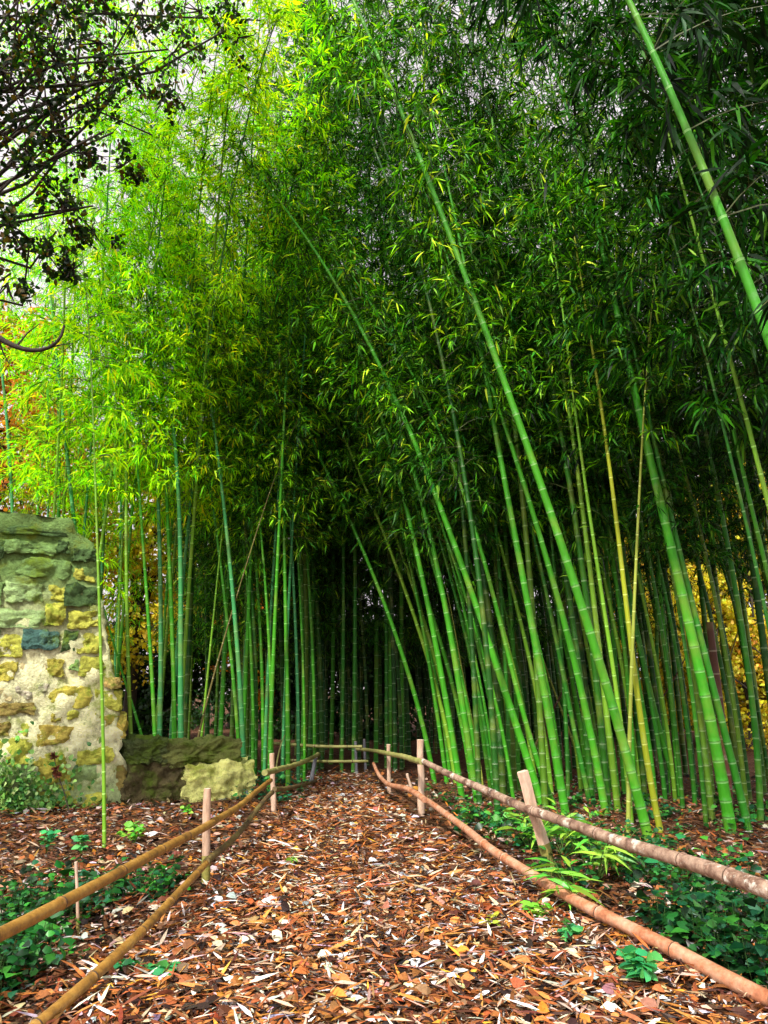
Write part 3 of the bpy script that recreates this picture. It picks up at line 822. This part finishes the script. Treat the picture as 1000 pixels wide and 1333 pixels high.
def rock(u0, v0, u1, v1, out, depth, color, rough=.03, seed=0, n=9, rnd_=.28):
    """a rough-hewn block in the wall's own axes"""
    mb_v, quads = [], []
    cu, cv = (u0 + u1) / 2, (v0 + v1) / 2; hu, hv, hd = abs(u1 - u0) / 2, abs(v1 - v0) / 2, depth / 2
    faces = [((1, 0, 0), (0, 1, 0), (0, 0, 1)), ((-1, 0, 0), (0, 0, 1), (0, 1, 0)), ((0, 1, 0), (0, 0, 1), (1, 0, 0)),
             ((0, -1, 0), (1, 0, 0), (0, 0, 1)), ((0, 0, 1), (1, 0, 0), (0, 1, 0)), ((0, 0, -1), (0, 1, 0), (1, 0, 0))]
    for nn, a, b in faces:
        nn, a, b = map(np.array, (nn, a, b)); base = len(mb_v)
        for i in range(n + 1):
            for j in range(n + 1):
                p = nn + a * (2 * i / n - 1) + b * (2 * j / n - 1)
                pr = p / max(1e-6, np.linalg.norm(p)) * (abs(p) ** 6).sum() ** (1 / 6.) / 1.0
                q = p * (1 - rnd_) + p / (abs(p) ** 5).sum() ** (1 / 5.) * rnd_
                w = np.array([q[0] * hu, q[1] * hv, q[2] * hd])
                P = Vector((w[0] * 5 + seed * 7.3, w[1] * 5, w[2] * 5))
                dsp = noise.fractal(P * 1.3, .75, 2.2, 6) * rough * 1.6 + noise.noise(P * .35) * rough * 1.8
                w = w + unit(q) * dsp
                edge = noise.noise(Vector((seed * 3.1, w[0] * 2.2, w[1] * 2.2)))
                w[0] += edge * rough * .9; w[1] += noise.noise(Vector((w[0] * 2.2, seed * 1.7, w[1] * 2.2))) * rough * .9
                mb_v.append(A_ + wx * (cu + w[0]) + np.array([0, 0, cv + w[1]]) + wn * (out - hd + w[2]))
        for i in range(n):
            for j in range(n):
                k = base + i * (n + 1) + j
                quads.append((k, k + n + 1, k + n + 2, k + 1))
    return np.array(mb_v), quads, color

wall = thing('stone_wall', wall_pt(WLEN * .3, 0), 'tall ragged rubble stone wall with pale mortar and green moss, left edge', 'wall')
woff = -np.array(wall.location)
def ccrop(x, y): return x / 2.7771, 620 + y / 2.7771
DG, GG, PG, YG, YB, OR, BL, BR, PK, OC = (.08, .15, .05), (.22, .38, .12), (.40, .58, .24), (.60, .62, .10), (.58, .52, .09), (.68, .50, .17), (.10, .23, .20), (.36, .28, .08), (.80, .70, .36), (.60, .48, .10)
ST = [(-150, 160, 265, 230, DG), (20, 235, 200, 295, GG), (55, 297, 250, 375, GG), (15, 378, 165, 470, PG), (-40, 475, 165, 550, PG), (170, 460, 235, 545, YG),
      (240, 390, 350, 475, DG), (240, 480, 362, 555, YG), (82, 556, 215, 628, BL), (230, 555, 278, 640, DG), (282, 565, 368, 645, YG), (-60, 560, 76, 660, YG),
      (68, 650, 165, 740, PK), (170, 650, 235, 735, YB), (242, 655, 280, 700, GG), (285, 650, 412, 725, YG), (-60, 668, 62, 740, YB), (180, 758, 330, 835, YB),
      (345, 770, 438, 845, YG), (-40, 815, 130, 865, BR), (150, 850, 225, 885, YB), (238, 848, 350, 882, YG), (-50, 890, 40, 940, BR), (48, 880, 125, 940, YG),
      (140, 900, 265, 975, OC), (335, 860, 455, 960, OC), (-80, 950, 110, 1040, YG), (120, 1000, 265, 1045, YB), (275, 985, 405, 1040, YG), (270, 1048, 372, 1140, PG),
      (385, 1045, 458, 1160, BR), (130, 1115, 262, 1185, YG), (-80, 1050, 125, 1120, PG), (-80, 1125, 120, 1215, GG), (140, 1052, 262, 1108, YB), (205, 232, 258, 290, DG),
      (-70, 232, 10, 372, DG), (258, 255, 345, 318, DG), (262, 325, 348, 382, YG), (-60, 378, 8, 470, GG), (378, 726, 440, 765, OR), (270, 1145, 375, 1200, YG),
      (-60, 745, 40, 810, PK), (52, 752, 165, 806, (.6, .55, .42)), (178, 392, 232, 452, YG), (-50, 560, -10, 640, GG)]
stm = MB()
for i, (x0, y0, x1, y1, c) in enumerate(ST):
    u0, v1 = wall_uv(*ccrop(x0, y0)); u1, v0 = wall_uv(*ccrop(x1, y1))
    g_ = .012
    c = np.array(c) * random.uniform(.9, 1.12)
    V, Q, c = rock(u0 + g_, v0 + g_, u1 - g_, v1 - g_, random.uniform(.015, .055) + (.03 if y0 < 560 else 0), .4, tuple(c), .034, i, 16, .22)
    stm.add(V + woff, Q, color=c)
stm.build('stonework', [M_STONE], wall, True)
# mortar body: front, ragged right end, top
edge_px = [(95, 674), (100, 692), (122, 702), (128, 740), (134, 790), (143, 850), (152, 905), (158, 962), (164, 1000), (166, 1052)]
ev = np.array([wall_uv(x, y) for x, y in edge_px])[::-1]
topv = ev[-1][1]
mm = MB()
nv, nu, nd = 60, 50, 6
V = []
for j in range(nv + 1):
    v = topv * j / nv
    ue = np.interp(v, ev[:, 1], ev[:, 0]) + .07 * noise.noise(Vector((v * 5, 1, 2))) + .05 * noise.noise(Vector((v * 13, 4, 2)))
    for i in range(nu + nd + 1):
        if i <= nu:
            u = -.6 + (ue + .6) * i / nu; o = 0.025
        else:
            u = ue; o = .04 - .6 * (i - nu) / nd
        nz = noise.fractal(Vector((u * 3.5, v * 3.5, o * 3)), 1, 2, 5) * .06
        if i <= nu: o += nz
        else: u += nz
        V.append(wall_pt(u, v - .02, o) + woff)
    
nw = nu + nd + 1
Q = [(j * nw + i, j * nw + i + 1, (j + 1) * nw + i + 1, (j + 1) * nw + i) for j in range(nv) for i in range(nw - 1)]
cm = np.array([1.0, 1.0, .60]); cg = np.array([.20, .34, .10])
Vn = np.array(V)
h = (Vn[:, 2] / topv)
mix = np.clip((h - .50) / .28, 0, 1)[:, None]
mixl = np.clip((.16 - h) / .1, 0, 1)[:, None] * .7
mix = np.maximum(mix, mixl)
mm.add(V, Q, color=cm * (1 - mix) + cg * mix)
# top slab of the body
TV = []; 
for j in range(5):
    for i in range(nu + 1):
        u = -.6 + (ev[-1][0] + .6) * i / nu
        TV.append(wall_pt(u, topv - .02 + .04 * noise.noise(Vector((u * 3, j, 5))) , .04 - .6 * j / 4) + woff)
Q = [(j * (nu + 1) + i, j * (nu + 1) + i + 1, (j + 1) * (nu + 1) + i + 1, (j + 1) * (nu + 1) + i) for j in range(4) for i in range(nu)]
mm.add(TV, Q, color=(.12, .2, .06))
mm.build('mortar', [M_MORTAR], wall, True)

low = thing('low_wall', wall_pt(WLEN * .8, 0), 'low stub of dark mossy stone blocks running from the tall wall to the path', 'wall')
loff = -np.array(low.location)
for i, (x0, y0, x1, y1, c, m, lab) in enumerate(((450, 958, 592, 1034, (.07, .09, .03), M_MOSSY, None), (590, 958, 852, 1036, (.16, .18, .05), M_MOSSY, None),
        (455, 1035, 655, 1185, (.11, .09, .04), M_MOSSY, None), (652, 1040, 895, 1182, (.80, .82, .28), M_PALEBLOCK, 'pale yellow-green corner block'))):
    u0, v1 = wall_uv(*ccrop(x0, y0)); u1, v0 = wall_uv(*ccrop(x1, y1))
    V, Q, c = rock(u0, min(v0, v0) - (.06 if y1 > 1100 else 0), u1, v1, .16 + .05 * (i == 3), .7, c, .05, 50 + i, 30, .08)
    mb = MB(); mb.add(V + loff, Q, color=c)
    o = mb.build('stone_block', [m], low, True)
    if lab: o['label'] = lab

# ------------------------------------------------------------------ rail fences
def rail(name, P, r0, r1, mat, label, group, nodes=.42, cat='fence rail', rough=.006, knots=True, colr=(1, 1, 1)):
    P = np.asarray(P, float); base = P[0].copy()
    f, L = smooth_path(P - base, .1)
    n = max(10, int(L / .05))
    t = np.linspace(0, 1, n)
    pts = f(t); rad = np.linspace(r0, r1, n) * (1 + .05 * np.array([noise.noise(Vector((x * L * 3, 7, r0 * 90))) for x in t]))
    pts = pts + np.array([[noise.noise(Vector((x * L * 1.1, 1, r0 * 50))), noise.noise(Vector((x * L * 1.1, 5, r0 * 70))), noise.noise(Vector((x * L * 1.1, 9, r0 * 60)))] for x in t]) * rough * 2
    mats = np.zeros(n, int)
    if knots:
        s = .2
        ss = list(t * L); rr = list(rad); mk = [0] * n
        ex = []
        while s < L - .05:
            ex += [(s - .012, .99, 0), (s - .004, 1.13, 1), (s + .004, 1.13, 1), (s + .012, 1.0, 0)]
            s += nodes * random.uniform(.8, 1.2)
        allp = [(a, b, 0) for a, b in zip(ss, rr)] + [(a, np.interp(a, ss, rad) * k, m) for a, k, m in ex]
        allp.sort()
        tt = np.array([a / L for a, _, _ in allp]); rad = np.array([b for _, b, _ in allp]); mats = np.array([m for _, _, m in allp])
        pts = np.stack([np.interp(tt, t, pts[:, a]) for a in range(3)], -1)
    mb = MB()
    add_tube(mb, pts, rad, 12, mat=np.repeat(mats[:-1], 12), color=colr, capmat=0)
    o = mb.build(name, [mat, M_RAILRING], None, True, base)
    return tag(o, label, cat, group)

def post(name, bpx, tpx, wpx, mat, label, group='fence posts along the path', foot=None, sides=10, flat=1.0):
    b = ground(*bpx); t = at(tpx[0], tpx[1], b[1] - .03)
    depth = b[1] * CP - HC * SP
    r = wpx * .92 / 2 / F * depth
    root = thing(name, b, label, 'fence post', group)
    d = t - b
    n = 12; mb = MB()
    u = np.linspace(-.05, 1, n)[:, None]
    pts = d * u + np.stack([[noise.noise(Vector((float(x) * 3, b[0] * 9, k))) for k in (1, 2, 3)] for x in u]) * r * .25
    rad = r * (1.05 - .1 * u[:, 0]) * (1 + .05 * rng.normal(size=n))
    if foot:
        i0 = max(2, int(n * foot))
        mb.build
        fb = MB(); add_tube(fb, pts[:i0 + 1], rad[:i0 + 1] * 1.02, sides); fb.build('foot', [M_MOSSPOST], root, True)
        add_tube(mb, pts[i0:], rad[i0:], sides, 0, capmat=1)
    else:
        add_tube(mb, pts, rad, sides, 0, capmat=1)
    o = mb.build('shaft', [mat, M_POSTEND], root, False if sides < 6 else True)
    return root

RG = 'rails of the path fence'
# right side: depth follows the fence line on the ground
def on_fence(px, py, edge, off=0.0):
    # walk along the fence line to the depth where its x matches the sight line
    best = None
    for Y in np.linspace(2.0, 15.0, 1301):
        p = at(px, py, Y)
        e = abs(p[0] - (edge(Y) + off))
        if best is None or e < best[0]: best = (e, p)
    return best[1]

def on_height(px, py, z):
    d = ray(px, py)
    return np.array([0, 0, HC]) + d * ((z - HC) / d[2])

rt = [(1010, 1160), (925, 1132), (860, 1112), (795, 1092), (750, 1075), (700, 1057), (670, 1045), (600, 1015), (548, 990)]
P = [on_fence(x, y, redge, .03) for x, y in rt]
P = [P[0] + (P[0] - P[1]) * .8] + P
rail('fence_rail', P, .044, .031, M_LICHENPOLE, 'blotched lichen-spotted bamboo top rail on the right, crossing the leaning post', RG, .45)
rb = [(1010, 1304), (940, 1270), (860, 1227), (780, 1190), (720, 1155), (670, 1124), (600, 1075), (555, 1042)]
RBH = (.07, .08, .10, .13, .16, .18, .22, .26)
P = [on_height(x, y, z) for (x, y), z in zip(rb, RBH)]
P = [P[0] + (P[0] - P[1]) * .6] + P
rail('fence_rail', P, .041, .031, M_PINKPOLE, 'smooth pinkish bamboo bottom rail lying low on the right', RG, .62)
P = [on_fence(x, y, redge, -.03) for x, y in ((553, 1041), (540, 1031), (507, 1021), (500, 1017), (492, 1006), (486, 994))]
rail('fence_rail', P, .034, .026, M_PINKPOLE, 'short pale bottom rail curling upward at the far end of the right fence', RG, .5, knots=False)
P = [on_fence(x, y, redge, .02) for x, y in ((550, 992), (530, 986), (506, 981), (485, 977), (465, 975))]
rail('fence_rail', P, .034, .028, M_GREENPOLE, 'greenish top rail between the two far right posts', RG, .45)
post('fence_post', (549, 1062), (547, 963), 10, M_POST, 'tall peeled pinkish post on the right where the rails meet')
post('fence_post', (507, 1034), (506, 969), 6, M_POST, 'thin peeled post on the right, second from the path end')
post('fence_post', (722, 1147), (679, 1004), 17, M_POST, 'broad split post leaning left beside the lichened rail', foot=.38, sides=5)
post('fence_post', (464, 1006), (463, 965), 4.5, M_GREYPOST, 'slim dull post on the rail across the path end')
post('fence_post', (476, 1004), (474, 962), 4, M_GREYPOST, 'thin dark post right of the dull one at the path end')
post('fence_stub', (538, 1036), (530, 1007), 4, M_POST, 'short pale stake leaning beside the tall peeled post', None)

# left side
lt = [(-12, 1222), (60, 1185), (125, 1152), (200, 1112), (275, 1072), (320, 1042), (352, 1016)]
P = [on_fence(x, y, ledge, -.03) for x, y in lt]
P = [P[0] + (P[0] - P[1]) * .5] + P
rail('fence_rail', P, .032, .026, M_YELPOLE, 'ochre bamboo top rail on the left, running from the left edge', RG, .55)
lb = [(45, 1338), (100, 1290), (165, 1230), (225, 1172), (275, 1115)]
P = [on_height(x, y, z) for (x, y), z in zip(lb, (.07, .11, .16, .21, .28))]
P = [P[0] + (P[0] - P[1]) * .6] + P
rail('fence_rail', P, .030, .024, M_YELPOLE, 'ochre bottom rail on the left, running out at the bottom edge', RG, .5)
P = [on_fence(x, y, ledge, .05) for x, y in ((270, 1121), (290, 1103), (310, 1085), (335, 1055), (354, 1032))]
rail('fence_rail', P, .026, .026, M_DARKPOLE, 'dark mossy bottom rail between the two peeled left posts', RG, .5, knots=False)
P = [on_fence(x, y, ledge, .0) for x, y in ((345, 1006), (360, 1002), (380, 997), (397, 991), (414, 986))]
rail('fence_rail', P, .034, .028, M_GREENPOLE, 'greenish top rail from the second left post to the grey post', RG, .5)
P = [on_fence(x, y, ledge, .0) for x, y in ((358, 1027), (380, 1025), (402, 1020), (415, 1008))]
rail('fence_rail', P, .030, .022, M_DARKPOLE, 'dark low rail from the second left post to the grey post', RG, .5, knots=False)
post('fence_post', (268, 1157), (270, 1027), 11.5, M_POST, 'nearest peeled post on the left with a mossy yellow foot', foot=.34)
post('fence_post', (357, 1058), (354, 981), 7.5, M_POST, 'peeled post on the left beside the pale corner block')
post('fence_post', (404, 1024), (411, 986), 6, M_GREYPOST, 'dark grey post leaning right, far end of the left fence')
post('fence_stub', (102, 1218), (99, 1122), 4.5, M_POST, 'thin pale stake at left among the green plants', None, foot=.3)
# across the end
Yf = 13.9
P = [at(x, y, Yf) for x, y in ((356, 968), (385, 969), (413, 971), (445, 972), (472, 972))]
rail('fence_rail', P, .030, .026, M_GREENPOLE, 'pale greenish upper rail across the far end of the path', RG, .5)
P = [at(x, y, Yf) for x, y in ((368, 989), (400, 990), (440, 991), (480, 991))]
rail('fence_rail', P, .026, .024, M_GREENPOLE, 'lower rail across the far end of the path', RG, .5)
P = [at(x, y, 11.9) for x, y in ((359, 1004), (361, 990), (365, 972), (371, 956))]
rail('bent_stick', P, .016, .006, M_GREENPOLE, 'thin bent stick standing behind the second left post', None, cat='stick', knots=False)
P = [ground(322, 1214) + [0, 0, .05], ground(370, 1207) + [0, 0, .06], ground(420, 1196) + [0, 0, .05], ground(455, 1199) + [0, 0, .05]]
rail('fallen_stick', P, .017, .010, M_YELPOLE, 'orange stick lying across the leaf litter on the path', None, cat='stick', knots=False, colr=(1.6, 1.3, 1.2))

# ------------------------------------------------------------------ low plants
IVYC = [(.006, .035, .01), (.012, .08, .02), (.03, .18, .04), (.08, .34, .05), (.02, .15, .07)]
def ivy(name, label, n, fn, size, cols=IVYC, tint=(1, 1, 1), patch=.15):
    mb = MB()
    k = max(1, n // 7)
    cx, cy = fn(k)
    ok = np.array([noise.noise(Vector((a * 1.1, b * 1.1, 4.4))) + patch > rng.random() * .5 for a, b in zip(cx, cy)])
    cx, cy = cx[ok], cy[ok]; k = len(cx)
    sz = rng.uniform(.5, 1.5, k)
    hh = rng.uniform(.03, .26, k)
    i = np.repeat(np.arange(k), 7); m = len(i)
    x = cx[i] + rng.normal(size=m) * .07; y = cy[i] + rng.normal(size=m) * .07
    z = rng.random(m) * hh[i] + .02
    a = rng.uniform(0, 6.28, m)
    d = np.stack([np.cos(a), np.sin(a), rng.normal(0, .3, m)], 1)
    ln = rng.uniform(.6, 1.2, m) * size * sz[i]
    broad_leaves(mb, np.stack([x, y, z], 1), d, ln, ln * rng.uniform(.65, .9, m), palette(m, cols, None, .2), .7)
    for j in range(0, k, 1):
        add_tube(mb, [[cx[j], cy[j], 0], [cx[j] + random.uniform(-.05, .05), cy[j], hh[j]]], [.003, .002], 3, mat=1, color=(.5, 1, .5), cap=False)
    o = mb.build(name, [M_IVY, M_TWIG], None, True); o.color = (*tint, 1)
    return tag(o, label, 'ground cover', None, 'stuff')

def right_near(k):
    y = rng.uniform(2.4, 6.6, k); x = redge(y) + .12 + np.abs(rng.normal(0, .9, k)) * (.6 + .1 * y)
    keep = rng.random(k) < np.clip(1.15 - .16 * (y - 3.0), .25, 1)
    x = np.where(keep, x, x + 1.6)
    return x, y
ivy('ivy', 'dense dark green ivy filling the lower right corner beyond the rails', 8500, right_near, .075, tint=(.5, .62, .5), patch=.38)  # low tint paints the corner's darkness into the leaves
def right_strip(k):
    y = rng.uniform(6.4, 11.0, k); x = redge(y) + .5 + rng.random(k) ** 1.4 * 4.5
    return x, y
ivy('ground_cover', 'low green ground cover around the bamboo feet on the right', 5200, right_strip, .075, tint=(1.2, 1.2, 1), patch=.3)
def left_near(k):
    y = rng.uniform(2.8, 6.4, k); x = ledge(y) - .25 - np.abs(rng.normal(0, .75, k))
    return x, y
ivy('ground_cover', 'scattered green ground cover in the lower left corner outside the rail', 6500, left_near, .065, tint=(.5, .68, .5), patch=.45)  # leaf tint lowered to paint this corner dark
def left_far(k):
    y = rng.uniform(10.8, 13.6, k); x = rng.uniform(-2.2, -1.1, k)
    return x, y
ivy('ground_cover', 'bluish green low weeds behind the second left post', 900, left_far, .08, tint=(1.2, 1.4, 2.2))

def creeper(k):
    return None
cw = MB()
n = 900
px = np.abs(rng.normal(0, 60, n)) - 30; py = 1062 - np.abs(rng.normal(0, 38, n))
pos = []
for a, b in zip(px, py):
    u, v = wall_uv(a, b); pos.append(wall_pt(u, max(.02, v), .11 + random.random() * .07))
pos = np.array(pos); a = rng.uniform(0, 6.28, n)
d = np.stack([np.cos(a), rng.normal(0, .4, n) - .3, np.sin(a)], 1)
ln = rng.uniform(.05, .1, n)
broad_leaves(cw, pos, d, ln, ln * .75, palette(n, [(.14, .40, .07), (.26, .55, .12), (.42, .66, .2), (.08, .25, .06)], None, .2), .3)
tag(cw.build('wall_creeper', [M_IVY]), 'pale green creeper climbing the foot of the stone wall', 'ground cover', None, 'stuff')

def plant(px, py, h, nl, size, cols, label, lance=False, spread=.5, tint=(1, 1, 1), name='seedling'):
    b = ground(px, py)
    root = thing(name, b, label, 'plant')
    if not lance: nl, size = int(nl * 1.8), size * .72
    sb = MB(); lb_ = MB()
    for s in range(max(1, nl // 6)):
        a = random.uniform(0, 6.28); e = np.array([math.cos(a) * h * spread * random.random(), math.sin(a) * h * spread * random.random(), h * random.uniform(.7, 1)])
        pts = [np.zeros(3), e * .5 + [0, 0, .02], e]
        add_tube(sb, pts, [.005, .004, .002], 4, color=(1, 1.6, .7))
        n = min(nl, 7); t = rng.uniform(.4, 1.0, n)[:, None]
        aa = rng.uniform(0, 6.28, n)
        d = np.stack([np.cos(aa), np.sin(aa), rng.uniform(-.3, .4, n)], 1)
        ln = rng.uniform(.7, 1.2, n) * size
        c = palette(n, cols, None, .15)
        (leaves if lance else broad_leaves)(lb_, e * t, d, ln, ln * (.16 if lance else .6), c)
    sb.build('stem', [M_TWIG], root); o = lb_.build('leaf', [M_IVY], root, not lance); o.color = (*tint, 1)
    return root
BR_G = [(.10, .45, .04), (.2, .55, .05), (.34, .6, .06)]
TEAL = [(.03, .28, .09), (.05, .36, .10), (.10, .42, .10)]
plant(175, 1098, .2, 18, .13, BR_G, 'bright green seedling beside the lone thin bamboo', spread=.9)
plant(105, 1118, .22, 14, .11, TEAL, 'teal leafy seedling left of the lone thin bamboo')
plant(60, 1112, .25, 18, .10, TEAL, 'dark green seedling near the left edge below the wall')
plant(245, 1062, .14, 12, .10, BR_G, 'small green sprout before the pale corner block')
plant(735, 1120, .5, 70, .24, BR_G, 'lime bamboo sprout growing at the foot of the leaning post', True, 1.1, name='bamboo_sprout')
plant(690, 1108, .4, 50, .22, BR_G, 'bamboo sprout left of the leaning post, spiky leaves', True, 1.1, name='bamboo_sprout')
plant(778, 1150, .45, 60, .24, BR_G, 'bamboo sprout between the two right rails', True, 1.1, name='bamboo_sprout')
plant(755, 1190, .34, 46, .22, BR_G, 'bamboo sprout close behind the pinkish low rail', True, 1.1, name='bamboo_sprout')
plant(700, 1200, .1, 14, .12, BR_G, 'yellow-green seedling on the path before the low rail', spread=1.5)
plant(640, 1212, .08, 10, .10, [(.5, .5, .05), (.4, .5, .05)], 'yellowing seedling flat on the litter near the low rail', spread=1.6)
plant(745, 1235, .12, 16, .12, TEAL, 'teal seedling on the path in front of the low rail', spread=1.2)
plant(600, 1090, .18, 16, .10, TEAL, 'green seedling under the right rails near the tall post')
plant(645, 1085, .2, 18, .10, TEAL, 'green seedling between leaning post and tall post')
plant(835, 1290, .22, 30, .12, TEAL, 'broad-leaved plant at the ivy edge, bottom right')
plant(380, 1126, .05, 8, .09, BR_G, 'tiny green weed in the middle of the path', spread=1.6)
plant(165, 1268, .08, 10, .11, TEAL, 'small teal weed beside the left bottom rail', spread=1.5)
plant(205, 1285, .12, 10, .10, TEAL, 'teal weed right of the left bottom rail, near the bottom edge', spread=1.4)

# dried flower stalk against the wall
ds = thing('dried_stalk', ground(92, 1062) + np.array([0, -.05, 0]), 'dry brown seed stalk standing against the stone wall', 'plant')
sb = MB(); q0 = np.array(ds.location)
pp = [at(x, y, q0[1]) - q0 for x, y in ((92, 1062), (84, 1032), (76, 1010), (70, 985))]
add_tube(sb, pp, [.008, .007, .006, .004], 5); sb.build('stem', [M_BARK], ds)
for x, y in ((75, 1010), (70, 985), (73, 1002)):
    hb = MB(); c = at(x, y, q0[1]) - q0
    n = 26
    broad_leaves(hb, np.tile(c, (n, 1)), rng.normal(size=(n, 3)), np.full(n, .07), np.full(n, .03), palette(n, [(.2, .06, .03), (.12, .04, .02)]))
    hb.build('seed_head', [M_LITTER], ds)

# ------------------------------------------------------------------ light, sky, camera
w = bpy.data.worlds.new('World'); scene.world = w; w.use_nodes = True
nt = w.node_tree
for n in list(nt.nodes): nt.nodes.remove(n)
sky = nt.nodes.new('ShaderNodeTexSky'); sky.sky_type = 'NISHITA'; sky.sun_disc = False
SUN_EL, SUN_AZ = 50, 206       # azimuth clockwise from +Y: behind and to the left
sky.sun_elevation = R(SUN_EL); sky.sun_rotation = R(SUN_AZ)
sky.air_density = 1.0; sky.dust_density = 6.0; sky.ozone_density = .6
hs = nt.nodes.new('ShaderNodeHueSaturation'); hs.inputs['Saturation'].default_value = .06; hs.inputs['Value'].default_value = 2.3
bg = nt.nodes.new('ShaderNodeBackground'); bg.inputs['Strength'].default_value = .15
wo = nt.nodes.new('ShaderNodeOutputWorld')
nt.links.new(sky.outputs[0], hs.inputs['Color']); nt.links.new(mixc(nt, hs.outputs[0], (8.2, 7.3, 7.8, 1), .7), bg.inputs['Color']); nt.links.new(bg.outputs[0], wo.inputs[0])

sd = bpy.data.lights.new('sun', 'SUN'); sd.energy = 5; sd.angle = R(4); sd.color = (1, .95, .86)
so = bpy.data.objects.new('sun', sd); col.objects.link(so)
az, el = R(SUN_AZ), R(SUN_EL)
to_sun = Vector((math.sin(az) * math.cos(el), math.cos(az) * math.cos(el), math.sin(el)))
so.rotation_euler = to_sun.to_track_quat('Z', 'Y').to_euler()
so.location = to_sun * 40

cam = bpy.data.cameras.new('camera'); co = bpy.data.objects.new('camera', cam); col.objects.link(co)
cam.sensor_fit = 'VERTICAL'; cam.sensor_height = 36; cam.lens = F / 1333.0 * 36
cam.clip_start = .05; cam.clip_end = 2000
co.location = (0, 0, HC); co.rotation_euler = (math.pi / 2 + PITCH, 0, 0)
scene.camera = co
scene.view_settings.view_transform = 'Standard'; scene.view_settings.look = 'None'
scene.view_settings.exposure = 0; scene.view_settings.gamma = 1
scene.render.engine = 'CYCLES'
cy = scene.cycles
cy.max_bounces = 3; cy.diffuse_bounces = 1; cy.glossy_bounces = 2; cy.transmission_bounces = 2; cy.transparent_max_bounces = 4
cy.use_adaptive_sampling = True; cy.adaptive_threshold = .03
cy.use_denoising = True
